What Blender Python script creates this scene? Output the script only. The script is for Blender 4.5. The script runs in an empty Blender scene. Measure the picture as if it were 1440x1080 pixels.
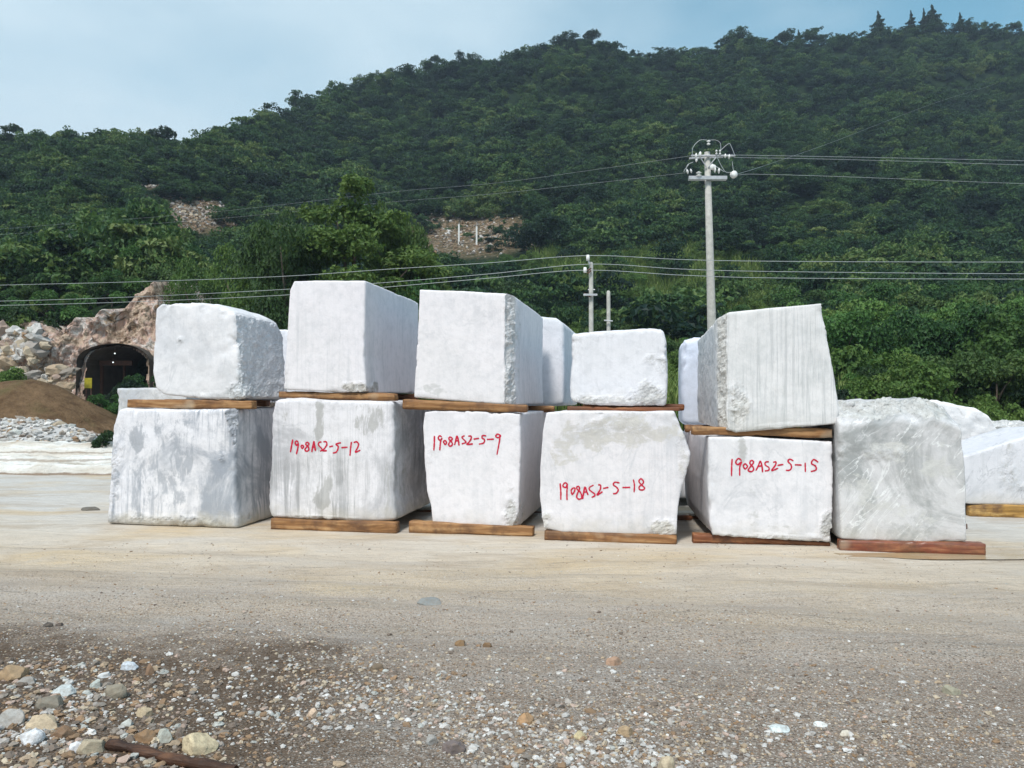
import bpy, math, random
import numpy as np
from mathutils import Vector
from mathutils.bvhtree import BVHTree

rng = np.random.default_rng(7)
random.seed(7)
SC = bpy.context.scene
COL = SC.collection

# ------------------------------------------------------------------ camera
F, CX, CY, EYE, HOR = 1081.0, 720.0, 540.0, 1.65, 562.0
PITCH = math.atan((HOR - CY) / F)
cam_d = bpy.data.cameras.new('camera')
cam = bpy.data.objects.new('camera', cam_d)
COL.objects.link(cam)
cam_d.sensor_width = 36.0
cam_d.lens = 36.0 * F / 1440.0
cam_d.clip_end = 3000
cam.location = (0, 0, EYE)
cam.rotation_euler = (math.radians(90) + PITCH, 0, 0)
SC.camera = cam

# ------------------------------------------------------------------ sky and sun
SUN_EL, SUN_AZ = 56.0, 200.0      # azimuth clockwise from +Y: behind the camera, a little to its left
world = bpy.data.worlds.new('World')
SC.world = world
world.use_nodes = True
wt = world.node_tree
for n in list(wt.nodes): wt.nodes.remove(n)
def wn(t, **k):
    n = wt.nodes.new(t)
    for a, b in k.items(): setattr(n, a, b)
    return n
out = wn('ShaderNodeOutputWorld')
bg = wn('ShaderNodeBackground')
bg.inputs['Strength'].default_value = 0.12
sky = wn('ShaderNodeTexSky', sky_type='NISHITA', sun_disc=False)
sky.sun_elevation = math.radians(SUN_EL)
sky.sun_rotation = math.radians(SUN_AZ)
sky.air_density = 1.0; sky.dust_density = 1.2; sky.ozone_density = 1.0
tc = wn('ShaderNodeTexCoord')
mp = wn('ShaderNodeMapping')
mp.inputs['Location'].default_value = (3.35, 0.4, 0.2)
mp.inputs['Scale'].default_value = (1.0, 1.0, 2.2)
cn = wn('ShaderNodeTexNoise')
cn.inputs['Scale'].default_value = 1.7
cn.inputs['Detail'].default_value = 8
cn.inputs['Roughness'].default_value = 0.55
cr = wn('ShaderNodeValToRGB')
cr.color_ramp.elements[0].position = 0.38
cr.color_ramp.elements[1].position = 0.64
cr.color_ramp.elements[0].color = (0.34, 0.34, 0.34, 1)
cr.color_ramp.elements[1].color = (0.92, 0.92, 0.92, 1)
cm = wn('ShaderNodeMixRGB', blend_type='MIX')
cm.inputs['Color2'].default_value = (4.7, 5.9, 6.6, 1)
L = wt.links.new
L(tc.outputs['Generated'], mp.inputs['Vector']); L(mp.outputs[0], cn.inputs['Vector'])
L(cn.outputs['Fac'], cr.inputs['Fac']); L(cr.outputs[0], cm.inputs['Fac'])
sp_ = wn('ShaderNodeSeparateXYZ'); L(tc.outputs['Generated'], sp_.inputs[0])
gr_ = wn('ShaderNodeMapRange'); gr_.inputs[1].default_value = 0.45; gr_.inputs[2].default_value = -0.45; gr_.inputs[3].default_value = -0.55; gr_.inputs[4].default_value = 0.34
ad_ = wn('ShaderNodeMath', operation='ADD', use_clamp=True); L(sp_.outputs[0], gr_.inputs[0]); L(gr_.outputs[0], ad_.inputs[0]); L(cr.outputs[0], ad_.inputs[1])
L(ad_.outputs[0], cm.inputs['Fac']); hs_n = wn('ShaderNodeHueSaturation'); hs_n.inputs['Hue'].default_value = 0.462; hs_n.inputs['Saturation'].default_value = 1.12; hs_n.inputs['Value'].default_value = 1.25; L(sky.outputs[0], hs_n.inputs['Color']); L(hs_n.outputs[0], cm.inputs['Color1']); L(cm.outputs[0], bg.inputs['Color']); L(bg.outputs[0], out.inputs['Surface'])

sun_d = bpy.data.lights.new('sun', 'SUN')
sun_d.energy = 2.9
sun_d.angle = math.radians(9)
sun_d.color = (1.0, 0.96, 0.9)
sun = bpy.data.objects.new('sun', sun_d)
COL.objects.link(sun)
_el, _az = math.radians(SUN_EL), math.radians(SUN_AZ)
_dir = Vector((math.sin(_az) * math.cos(_el), math.cos(_az) * math.cos(_el), math.sin(_el)))
sun.rotation_euler = _dir.to_track_quat('Z', 'Y').to_euler()
sun.location = (0, -20, 40)

SC.view_settings.view_transform = 'Standard'
SC.view_settings.look = 'None'
SC.view_settings.gamma = 1.0
SC.view_settings.use_curve_mapping = False
SC.view_settings.exposure = 0.32

# ------------------------------------------------------------------ maths helpers
def ray(px, py):
    px = np.asarray(px, float); py = np.asarray(py, float)
    x = (px - CX) / F; u = (CY - py) / F
    c, s = math.cos(PITCH), math.sin(PITCH)
    return np.stack([x, c - s * u, s + c * u], -1)
def at(px, py, Y):
    r = ray(px, py); Y = np.asarray(Y, float)
    return np.array([0, 0, EYE]) + r * ((Y[..., None] if Y.ndim else Y) / r[..., 1:2])
def ground_y(py, z=0.0):
    r = ray(CX, py); return (z - EYE) / r[2] * r[1]
def project(P):
    P = np.asarray(P, float)
    d = P - np.array([0, 0, EYE]); c, s = math.cos(PITCH), math.sin(PITCH)
    fw = d[..., 1] * c + d[..., 2] * s; up = -d[..., 1] * s + d[..., 2] * c
    return CX + F * d[..., 0] / fw, CY - F * up / fw

_perm = np.random.default_rng(3).permutation(4096).astype(np.int64)
def _h(ix, iy, iz):
    return _perm[(_perm[(_perm[ix & 4095] + iy) & 4095] + iz) & 4095] / 2047.5 - 1.0
def vnoise(P):
    P = np.asarray(P, float)
    f = np.floor(P); i = f.astype(np.int64); t = P - f; t = t * t * (3 - 2 * t)
    x, y, z = i[..., 0], i[..., 1], i[..., 2]; tx, ty, tz = t[..., 0], t[..., 1], t[..., 2]
    def l(a, b, w): return a + (b - a) * w
    a = l(_h(x, y, z), _h(x + 1, y, z), tx); b = l(_h(x, y + 1, z), _h(x + 1, y + 1, z), tx)
    c = l(_h(x, y, z + 1), _h(x + 1, y, z + 1), tx); d = l(_h(x, y + 1, z + 1), _h(x + 1, y + 1, z + 1), tx)
    return l(l(a, b, ty), l(c, d, ty), tz)
def fbm(P, oct=4, gain=0.5):
    P = np.asarray(P, float); v = 0; a = 1.0; tot = 0
    for k in range(oct):
        v = v + a * vnoise(P * (2.03 ** k) + 17.3 * k); tot += a; a *= gain
    return v / tot
def fbm2(x, y, s, oct=4, seed=0.0):
    return fbm(np.stack([x / s, y / s, np.full_like(x, seed)], -1), oct)
def smooth(a, b, x):
    t = np.clip((x - a) / (b - a), 0, 1); return t * t * (3 - 2 * t)

# ------------------------------------------------------------------ object helpers
def tag(o, label=None, cat=None, group=None, kind=None):
    if label: o['label'] = label
    if cat: o['category'] = cat
    if group: o['group'] = group
    if kind: o['kind'] = kind
    return o
def mesh_np(name, V, Fc, smooth_f=True):
    """V (n,3), Fc (m,k) int array or list of such arrays"""
    if not isinstance(Fc, (list, tuple)): Fc = [Fc]
    Fc = [np.asarray(f, np.int32) for f in Fc if len(f)]
    me = bpy.data.meshes.new(name)
    V = np.asarray(V, np.float32)
    me.vertices.add(len(V)); me.vertices.foreach_set('co', V.ravel())
    nl = sum(f.size for f in Fc); npoly = sum(len(f) for f in Fc)
    me.loops.add(nl); me.polygons.add(npoly)
    me.loops.foreach_set('vertex_index', np.concatenate([f.ravel() for f in Fc]))
    sizes = np.concatenate([np.full(len(f), f.shape[1], np.int32) for f in Fc])
    starts = np.concatenate([[0], np.cumsum(sizes)[:-1]]).astype(np.int32)
    me.polygons.foreach_set('loop_start', starts)
    me.polygons.foreach_set('loop_total', sizes)
    if isinstance(smooth_f, np.ndarray): me.polygons.foreach_set('use_smooth', smooth_f)
    else: me.polygons.foreach_set('use_smooth', np.full(npoly, bool(smooth_f)))
    me.update(calc_edges=True)
    return me
def fattr(me, name, vals):
    a = me.attributes.new(name, 'FLOAT', 'POINT'); a.data.foreach_set('value', np.asarray(vals, np.float32))
def cattr(me, name, vals):
    a = me.attributes.new(name, 'FLOAT_COLOR', 'POINT')
    v = np.asarray(vals, np.float32)
    if v.shape[1] == 3: v = np.concatenate([v, np.ones((len(v), 1), np.float32)], 1)
    a.data.foreach_set('color', v.ravel())
def obj(name, me, mat=None, parent=None, loc=None, rz=0.0):
    o = bpy.data.objects.new(name, me); COL.objects.link(o)
    if mat is not None and me is not None and len(me.materials) == 0: me.materials.append(mat)
    if loc is not None: o.location = loc
    o.rotation_euler.z = rz
    if parent is not None: o.parent = parent
    return o
def empty(name, loc, rz=0.0):
    o = bpy.data.objects.new(name, None); COL.objects.link(o); o.location = loc; o.rotation_euler.z = rz
    o.empty_display_size = 0.3
    return o
def copy_tree(o, parent=None):
    c = o.copy(); COL.objects.link(c); c.parent = parent
    for ch in list(o.children): copy_tree(ch, c)
    return c
class MB:
    def __init__(s): s.V = []; s.Q = []; s.T = []; s.n = 0
    def add(s, V, Q=None, T=None):
        V = np.asarray(V, float)
        if Q is not None and len(Q): s.Q.append(np.asarray(Q) + s.n)
        if T is not None and len(T): s.T.append(np.asarray(T) + s.n)
        s.V.append(V); s.n += len(V)
    def tube(s, P, R, seg=8, cap=True):
        P = np.asarray(P, float); n = len(P); R = np.broadcast_to(np.asarray(R, float), (n,))
        T = np.gradient(P, axis=0); T /= np.linalg.norm(T, axis=1)[:, None] + 1e-9
        ref = np.array([0, 0, 1.0]) if abs(T[0][2]) < 0.9 else np.array([1.0, 0, 0])
        A = np.cross(T, ref); A /= np.linalg.norm(A, axis=1)[:, None] + 1e-9; B = np.cross(T, A)
        a = np.arange(seg) / seg * 2 * math.pi
        V = (P[:, None] + R[:, None, None] * (np.cos(a)[None, :, None] * A[:, None] + np.sin(a)[None, :, None] * B[:, None])).reshape(-1, 3)
        Q = []
        for i in range(n - 1):
            for k in range(seg):
                k2 = (k + 1) % seg; Q.append((i * seg + k, i * seg + k2, (i + 1) * seg + k2, (i + 1) * seg + k))
        T3 = []
        if cap:
            V = np.concatenate([V, P[:1], P[-1:]])
            for k in range(seg):
                k2 = (k + 1) % seg
                T3.append((n * seg, k2, k)); T3.append((n * seg + 1, (n - 1) * seg + k, (n - 1) * seg + k2))
        s.add(V, Q, T3)
    def box(s, c, h, rz=0.0, tilt=0.0):
        c = np.asarray(c, float); h = np.asarray(h, float)
        sg = np.array([(x, y, z) for x in (-1, 1) for y in (-1, 1) for z in (-1, 1)], float) * h
        ct, st = math.cos(tilt), math.sin(tilt)
        sg = np.stack([sg[:, 0] * ct - sg[:, 2] * st, sg[:, 1], sg[:, 0] * st + sg[:, 2] * ct], 1)
        ca, sa = math.cos(rz), math.sin(rz)
        sg = np.stack([sg[:, 0] * ca - sg[:, 1] * sa, sg[:, 0] * sa + sg[:, 1] * ca, sg[:, 2]], 1)
        s.add(sg + c, [(0, 1, 3, 2), (4, 6, 7, 5), (0, 4, 5, 1), (2, 3, 7, 6), (0, 2, 6, 4), (1, 5, 7, 3)])
    def me(s, name, sm=False):
        return mesh_np(name, np.concatenate(s.V), [np.concatenate(x) for x in (s.Q, s.T) if x], sm)
    def build(s, name, mat, parent=None, sm=False, **k): return obj(name, s.me(name, sm), mat, parent, **k)

# ------------------------------------------------------------------ materials
class NT:
    def __init__(s, name):
        s.m = bpy.data.materials.new(name); s.m.use_nodes = True; s.t = s.m.node_tree
        for n in list(s.t.nodes): s.t.nodes.remove(n)
        s.out = s.n('ShaderNodeOutputMaterial'); s.p = s.n('ShaderNodeBsdfPrincipled')
        s.t.links.new(s.p.outputs[0], s.out.inputs['Surface'])
    def n(s, t, **k):
        x = s.t.nodes.new(t)
        for a, b in k.items(): setattr(x, a, b)
        return x
    def l(s, a, b): s.t.links.new(a, b)
    def set(s, sock, v):
        if hasattr(v, 'is_linked') or isinstance(v, bpy.types.NodeSocket): s.l(v, sock)
        elif isinstance(v, (tuple, list)): sock.default_value = tuple(v) + ((1,) if len(v) == 3 and sock.type == 'RGBA' else ())
        else: sock.default_value = v
    def coord(s, which='Object', scale=(1, 1, 1), loc=(0, 0, 0)):
        c = s.n('ShaderNodeTexCoord'); m = s.n('ShaderNodeMapping')
        m.inputs['Scale'].default_value = scale; m.inputs['Location'].default_value = loc
        s.l(c.outputs[which], m.inputs['Vector']); return m.outputs[0]
    def noise(s, v, scale, detail=4, rough=0.5, dist=0.0):
        x = s.n('ShaderNodeTexNoise'); s.l(v, x.inputs['Vector'])
        x.inputs['Scale'].default_value = scale; x.inputs['Detail'].default_value = detail
        x.inputs['Roughness'].default_value = rough; x.inputs['Distortion'].default_value = dist
        return x.outputs['Fac']
    def vor(s, v, scale, feature='F1', out='Distance', rnd=1.0):
        x = s.n('ShaderNodeTexVoronoi', feature=feature); s.l(v, x.inputs['Vector'])
        x.inputs['Scale'].default_value = scale; x.inputs['Randomness'].default_value = rnd
        return x.outputs[out]
    def rng(s, v, a, b, c=0.0, d=1.0):
        x = s.n('ShaderNodeMapRange'); s.set(x.inputs[0], v)
        for k, q in zip((1, 2, 3, 4), (a, b, c, d)): x.inputs[k].default_value = q
        return x.outputs[0]
    def math(s, op, a, b=None):
        x = s.n('ShaderNodeMath', operation=op); s.set(x.inputs[0], a)
        if b is not None: s.set(x.inputs[1], b)
        return x.outputs[0]
    def mix(s, f, a, b, mode='MIX'):
        x = s.n('ShaderNodeMixRGB', blend_type=mode); s.set(x.inputs[0], f); s.set(x.inputs[1], a); s.set(x.inputs[2], b)
        return x.outputs[0]
    def ramp(s, f, stops):
        x = s.n('ShaderNodeValToRGB'); e = x.color_ramp.elements
        while len(e) < len(stops): e.new(0.5)
        for q, (p, c) in zip(e, stops): q.position = p; q.color = tuple(c) + (1,)
        s.set(x.inputs[0], f); return x.outputs[0]
    def attr(s, name, out='Fac'):
        x = s.n('ShaderNodeAttribute'); x.attribute_name = name; return x.outputs[out]
    def bump(s, h, strength, dist=0.02, prev=None):
        x = s.n('ShaderNodeBump'); s.set(x.inputs['Height'], h); x.inputs['Strength'].default_value = strength
        x.inputs['Distance'].default_value = dist
        if prev is not None: s.l(prev, x.inputs['Normal'])
        return x.outputs[0]
    def fin(s, color, rough=0.7, normal=None, spec=0.3, metal=0.0):
        s.set(s.p.inputs['Base Color'], color); s.set(s.p.inputs['Roughness'], rough)
        s.p.inputs['Specular IOR Level'].default_value = spec; s.p.inputs['Metallic'].default_value = metal
        if normal is not None: s.l(normal, s.p.inputs['Normal'])
        return s.m

def marble(name, seed, base=(0.80, 0.80, 0.82), grey=0.35, streak=0.3, vein=0.3, veincol=(0.42, 0.43, 0.46),
           greycol=(0.52, 0.54, 0.58), roughcol=(0.50, 0.49, 0.47), dirt=0.5, bumpy=0.8, saw=0.16, diag=False, stainscale=(1, 1, 1.6), lines=0.045):
    base = (base[0] * 0.955, base[1] * 0.922, base[2] * 0.935); grey = min(1, grey * 1.15); streak = min(1, streak * 1.35 if streak > 0.5 else streak * 0.85)
    greycol = tuple(x * 0.88 for x in greycol)
    t = NT(name)
    v = t.coord('Object', (1, 1, 1), (seed * 3.17, seed * 1.31, seed * 0.77))
    vs = t.coord('Object', (9, 9, 0.45), (seed, seed * 2.3, 0))
    vf = t.coord('Object', (55, 55, 0.8), (seed, 0, 0))
    patch = t.rng(t.noise(v, 0.9, 9, 0.70, 1.1), 0.47, 0.60)
    st = t.rng(t.noise(vs, 1.0, 8, 0.72, 0.7), 0.49, 0.61)
    gate = t.rng(t.noise(v, 0.8, 4, 0.6), 0.42, 0.58)
    fine = t.rng(t.noise(v, 8.0, 9, 0.78), 0.47, 0.60)
    vv = t.coord('Object', (1.0, 1.0, 0.55) if not diag else (1.6, 1.2, 1.3), (seed * 1.7, seed * 0.3, seed))
    if diag:
        for n in t.t.nodes:
            if n.type == 'MAPPING' and abs(n.inputs['Scale'].default_value[0] - 1.6) < 1e-4: n.vector_type = 'TEXTURE'; n.inputs['Scale'].default_value = (0.35, 0.9, 1.5); n.inputs['Rotation'].default_value = (0, 0.7, 0)
    vn = t.math('ABSOLUTE', t.math('SUBTRACT', t.noise(vv, 1.5, 7, 0.55, 1.2), 0.5))
    ve = t.math('MULTIPLY', t.rng(vn, 0.0, 0.014, 1.0, 0.0), t.rng(t.noise(v, 1.9, 3), 0.40, 0.56))
    c = t.mix(t.math('MULTIPLY', patch, grey), base, greycol)
    c = t.mix(t.math('MULTIPLY', t.math('MULTIPLY', st, gate), streak), c, tuple(x * 0.95 for x in greycol))
    c = t.mix(t.math('MULTIPLY', fine, 0.20), c, tuple(x * 0.8 for x in greycol))
    c = t.mix(t.math('MULTIPLY', ve, vein), c, veincol)
    ln = t.math('MULTIPLY', t.rng(t.noise(vf, 1.0, 3, 0.6), 0.50, 0.60), t.rng(t.noise(t.coord('Object', (1.2, 1.2, 0.5), (seed, 1, 2)), 1.5, 3), 0.42, 0.55))
    c = t.mix(t.math('MULTIPLY', ln, lines), c, (0.40, 0.41, 0.42))
    # broad warm cast and saw dust
    warm = t.rng(t.noise(v, 0.55, 3, 0.5), 0.4, 0.7)
    c = t.mix(t.math('MULTIPLY', warm, 0.16), c, (0.80, 0.76, 0.70))
    ra = t.attr('rough')
    rn = t.noise(v, 9, 7, 0.7, 0.3)
    rc = t.ramp(rn, [(0.30, tuple(x * 0.62 for x in roughcol)), (0.5, roughcol), (0.72, (0.78, 0.78, 0.78))])
    rn2 = t.noise(v, 5.5, 8, 0.75, 0.8)
    c = t.mix(t.rng(t.math('ADD', ra, t.math('MULTIPLY', t.math('SUBTRACT', rn2, 0.5), 2.4)), 0.45, 0.85, 0.0, 0.8), c, rc)
    crk = t.math('MULTIPLY', t.rng(t.math('ABSOLUTE', t.math('SUBTRACT', t.noise(v, 7, 6, 0.6, 1.0), 0.5)), 0, 0.02, 1, 0), t.rng(ra, 0.3, 0.8))
    c = t.mix(t.math('MULTIPLY', crk, 0.55), c, tuple(x * 0.4 for x in roughcol))
    sn_ = t.noise(t.coord('Object', stainscale, (seed, 0, seed)), 5, 9, 0.78, 0.6)
    sa = t.rng(t.math('ADD', t.attr('stain'), t.math('MULTIPLY', t.math('SUBTRACT', sn_, 0.5), 3.4)), 0.5, 0.85, 0.0, 0.72)
    c = t.mix(sa, c, t.mix(t.rng(sn_, 0.4, 0.6), tuple(x * 0.72 for x in roughcol), roughcol))
    # dirt splashed on the lower edge
    tcz = t.n('ShaderNodeSeparateXYZ'); t.l(t.coord('Object'), tcz.inputs[0])
    dz = t.math('ADD', t.rng(tcz.outputs[2], 0.0, 0.34, 1.0, 0.0), t.math('MULTIPLY', t.math('SUBTRACT', t.noise(v, 4.5, 5, 0.6), 0.5), 1.1))
    c = t.mix(t.math('MULTIPLY', t.rng(dz, 0.35, 0.95), dirt), c, (0.52, 0.47, 0.38))
    # small dark specks and chips
    sp = t.rng(t.vor(v, 16), 0.03, 0.07, 1.0, 0.0)
    spm = t.math('MULTIPLY', sp, t.rng(t.noise(v, 2.4, 2), 0.56, 0.62))
    c = t.mix(t.math('MULTIPLY', spm, 0.5), c, (0.38, 0.36, 0.34))
    b = t.bump(t.noise(v, 38, 5, 0.65), 0.22 * bumpy, 0.008)
    b = t.bump(t.noise(vf, 1.0, 3, 0.6), saw, 0.006, b)
    b = t.bump(t.math('MULTIPLY', t.noise(v, 11, 8, 0.7, 0.5), t.rng(ra, 0, 1, 0.12, 1.0)), 0.9 * bumpy, 0.05, b)
    return t.fin(c, 0.72, b, 0.25)

def wood(name, seed, a=(0.26, 0.13, 0.055), b=(0.46, 0.28, 0.14), dark=(0.10, 0.05, 0.03), wet=0.0):
    t = NT(name)
    v = t.coord('Object', (1.2, 14, 14), (seed, seed * 2, 0)); v1 = t.coord('Object', (1, 1, 1), (seed, 0, seed))
    g = t.noise(v, 1.6, 6, 0.6, 0.6)
    c = t.ramp(g, [(0.30, tuple(x * 0.6 for x in a)), (0.47, a), (0.66, b)])
    c = t.mix(t.rng(t.noise(v1, 3.2, 5, 0.65), 0.46, 0.64, 0.0, 0.8), c, dark)
    c = t.mix(t.rng(t.noise(v1, 2.0, 2), 0.62, 0.74, 0, 0.5), c, (0.62, 0.52, 0.38))
    bm = t.bump(g, 0.5, 0.01)
    return t.fin(c, 0.62 - 0.3 * wet, bm, 0.3 + 0.2 * wet)

def leafmat(name, cols, trans=0.25, patch=1.5):
    t = NT(name)
    g = t.n('ShaderNodeNewGeometry'); oi = t.n('ShaderNodeObjectInfo')
    v = t.coord('Object')
    f = t.math('ADD', t.math('MULTIPLY', g.outputs['Random Per Island'], 0.34), t.math('MULTIPLY', oi.outputs['Random'], 0.60))
    f = t.math('ADD', f, t.math('MULTIPLY', t.math('SUBTRACT', t.noise(v, 0.9, 2), 0.5), 0.4))
    mpl = t.n('ShaderNodeMapping'); mpl.inputs['Scale'].default_value = (0.055, 0.055, 0.055); t.l(oi.outputs['Location'], mpl.inputs['Vector'])
    f = t.math('ADD', f, t.math('MULTIPLY', t.math('SUBTRACT', t.noise(mpl.outputs[0], 1.0, 3, 0.6), 0.52), patch))
    n = len(cols)
    c = t.ramp(f, [(0.08 + 0.88 * i / (n - 1), cols[i]) for i in range(n)])
    t.fin(c, 0.55, None, 0.25)
    tr = t.n('ShaderNodeBsdfTranslucent'); t.l(t.mix(0.5, c, (0.10, 0.16, 0.03)), tr.inputs['Color'])
    mx = t.n('ShaderNodeMixShader'); mx.inputs[0].default_value = trans
    t.l(t.p.outputs[0], mx.inputs[1]); t.l(tr.outputs[0], mx.inputs[2]); t.l(mx.outputs[0], t.out.inputs['Surface'])
    return t.m
def plain(name, col, rough=0.7, var=0.3, scale=6, spec=0.3, metal=0.0, emis=None):
    t = NT(name); v = t.coord('Object'); n = t.noise(v, scale, 6, 0.6)
    c = t.mix(t.rng(n, 0.35, 0.7), tuple(x * (1 - var) for x in col), col)
    m = t.fin(c, rough, t.bump(n, 0.3, 0.01), spec, metal)
    if emis: t.p.inputs['Emission Color'].default_value = tuple(emis[:3]) + (1,); t.p.inputs['Emission Strength'].default_value = emis[3]
    return m

LEAF_FAR = leafmat('far_foliage', [(0.007, 0.025, 0.019), (0.020, 0.058, 0.028), (0.048, 0.110, 0.036), (0.098, 0.172, 0.046), (0.175, 0.225, 0.070)], 0.32)
LEAF_NEAR = leafmat('near_foliage', [(0.016, 0.050, 0.018), (0.045, 0.115, 0.028), (0.085, 0.185, 0.040), (0.16, 0.26, 0.065)])
LEAF_PALE = leafmat('pale_foliage', [(0.036, 0.080, 0.022), (0.075, 0.145, 0.032), (0.135, 0.215, 0.048), (0.21, 0.28, 0.08)], 0.3)
LEAF_NEAR2 = leafmat('olive_foliage', [(0.022, 0.052, 0.018), (0.055, 0.105, 0.028), (0.10, 0.160, 0.042), (0.17, 0.215, 0.070)])
LEAF_TALL = leafmat('tall_tree_foliage', [(0.036, 0.076, 0.022), (0.085, 0.150, 0.034), (0.150, 0.220, 0.050), (0.23, 0.29, 0.085)], 0.32, 0.2)
LEAF_DARK = leafmat('dark_foliage', [(0.008, 0.020, 0.012), (0.014, 0.036, 0.016), (0.024, 0.056, 0.020), (0.035, 0.075, 0.022)])
GRASSM = leafmat('grass_blades', [(0.08, 0.14, 0.035), (0.14, 0.22, 0.05), (0.22, 0.29, 0.08), (0.34, 0.34, 0.16)], 0.35)
BARK = plain('bark', (0.16, 0.13, 0.10), 0.9, 0.5, 12)
CONC = plain('weathered_concrete', (0.50, 0.49, 0.45), 0.85, 0.28, 7)
CONCD = plain('dark_concrete', (0.36, 0.37, 0.35), 0.85, 0.3, 7)
STEEL = plain('galvanised_steel', (0.52, 0.53, 0.55), 0.5, 0.25, 10, 0.5, 0.3)
PORC = plain('white_porcelain', (0.82, 0.82, 0.80), 0.25, 0.1, 5, 0.5)
WIREM = plain('aluminium_wire', (0.40, 0.43, 0.43), 0.45, 0.1, 5, 0.5, 0.2)
RUST = plain('rusty_iron', (0.14, 0.07, 0.05), 0.8, 0.4, 12)
PAINT = plain('red_marker_paint', (0.62, 0.012, 0.05), 0.6, 0.25, 30)
WHITEP = plain('white_paint', (0.75, 0.75, 0.72), 0.7, 0.15, 8)

# ------------------------------------------------------------------ ground
def ground_h(x, y):
    h = 0.035 * fbm2(x, y, 2.6, 4, 1.0) + 0.012 * fbm2(x, y, 0.35, 3, 2.0)
    # faint wheel ruts running along the stacks
    yy = y + 0.19 * x
    for c, w, d in ((6.9, 0.30, 0.05), (5.4, 0.35, 0.045), (7.75, 0.22, 0.03), (6.2, 0.18, 0.025)):
        h -= d * np.exp(-((yy + 0.15 * np.sin(x * 0.5) - c) / w) ** 2)
    h += 0.10 * smooth(4.9, 3.4, y + 0.25 * (x + 3)) * smooth(-0.5, -2.5, x)
    flat = smooth(7.9, 8.5, y + 0.18 * x) * (1 - smooth(22, 30, y))
    h = h * (1 - 0.93 * flat)
    wetd = smooth(3.4, 4.6, x) * smooth(7.2, 7.7, y) * (1 - smooth(8.9, 9.6, y))
    h -= 0.012 * wetd
    return h - 0.004
def axis(segs):
    a = []
    for s, e, st in segs: a.append(np.arange(s, e, st))
    return np.concatenate(a + [np.array([segs[-1][1]])])
gx = axis([(-900, -100, 100), (-100, -20, 10), (-20, -8, 0.5), (-8, 8, 0.05), (8, 20, 0.5), (20, 100, 10), (100, 900, 100)])
gy = axis([(-300, -20, 70), (-20, 1, 1.5), (1, 9.5, 0.04), (9.5, 18, 0.2), (18, 40, 1), (40, 200, 20), (200, 900, 100)])
GX, GY = np.meshgrid(gx, gy, indexing='ij')
near = (np.abs(GX) < 60) & (GY > -30) & (GY < 60)
GZ = np.where(near, ground_h(GX, GY), -0.01)
idx = np.arange(GX.size).reshape(GX.shape)
def gridq(idx): return np.stack([idx[:-1, :-1], idx[1:, :-1], idx[1:, 1:], idx[:-1, 1:]], -1).reshape(-1, 4)
t = NT('quarry_yard_ground')
v = t.coord('Object')
sx = t.n('ShaderNodeSeparateXYZ'); t.l(v, sx.inputs[0])
vst = t.coord('Object', (0.35, 1.0, 1))
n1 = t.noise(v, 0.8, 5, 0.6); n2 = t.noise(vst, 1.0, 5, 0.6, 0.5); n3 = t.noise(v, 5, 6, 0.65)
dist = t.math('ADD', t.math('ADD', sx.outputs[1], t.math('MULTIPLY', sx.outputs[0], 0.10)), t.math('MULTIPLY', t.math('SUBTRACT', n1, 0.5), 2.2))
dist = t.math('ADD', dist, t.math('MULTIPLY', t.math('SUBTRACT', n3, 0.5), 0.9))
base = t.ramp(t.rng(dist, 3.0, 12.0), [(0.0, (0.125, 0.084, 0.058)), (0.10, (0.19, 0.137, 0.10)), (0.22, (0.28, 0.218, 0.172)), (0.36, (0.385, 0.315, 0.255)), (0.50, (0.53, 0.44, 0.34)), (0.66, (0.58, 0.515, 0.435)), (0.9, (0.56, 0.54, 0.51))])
# tan, rain-washed streaks on the roadway
tan = t.math('MULTIPLY', t.rng(n2, 0.48, 0.66), t.rng(dist, 5.2, 7.4))
base = t.mix(t.math('MULTIPLY', tan, 0.8), base, (0.54, 0.41, 0.25))
mott = t.rng(t.noise(t.coord('Object', (0.6, 2.4, 1)), 3.2, 7, 0.72, 0.3), 0.44, 0.64)
base = t.mix(t.math('MULTIPLY', mott, 0.28), base, (0.34, 0.30, 0.26))
grey = t.rng(t.noise(vst, 1.7, 5, 0.6), 0.52, 0.7)
base = t.mix(t.math('MULTIPLY', grey, 0.28), base, (0.47, 0.46, 0.45))
# soil in the near left
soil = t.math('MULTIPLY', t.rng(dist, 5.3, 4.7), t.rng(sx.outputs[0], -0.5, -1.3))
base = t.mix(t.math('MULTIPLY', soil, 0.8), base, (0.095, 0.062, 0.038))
# tyre tracks pressed into the dust
yy_ = t.math('ADD', t.math('ADD', sx.outputs[1], t.math('MULTIPLY', sx.outputs[0], 0.13)), t.math('MULTIPLY', t.noise(v, 0.5, 2), 0.5))
trk = None
for c_, w_ in ((7.05, 0.16), (7.62, 0.14), (5.75, 0.15), (6.3, 0.13), (8.15, 0.12)):
    b_ = t.rng(t.math('ABSOLUTE', t.math('SUBTRACT', yy_, c_)), w_ * 0.7, w_, 1, 0); trk = b_ if trk is None else t.math('MAXIMUM', trk, b_)
trk = t.math('MULTIPLY', trk, t.rng(t.noise(v, 0.9, 4, 0.6), 0.42, 0.58))
base = t.mix(t.math('MULTIPLY', trk, 0.30), base, (0.36, 0.29, 0.22))
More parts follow.
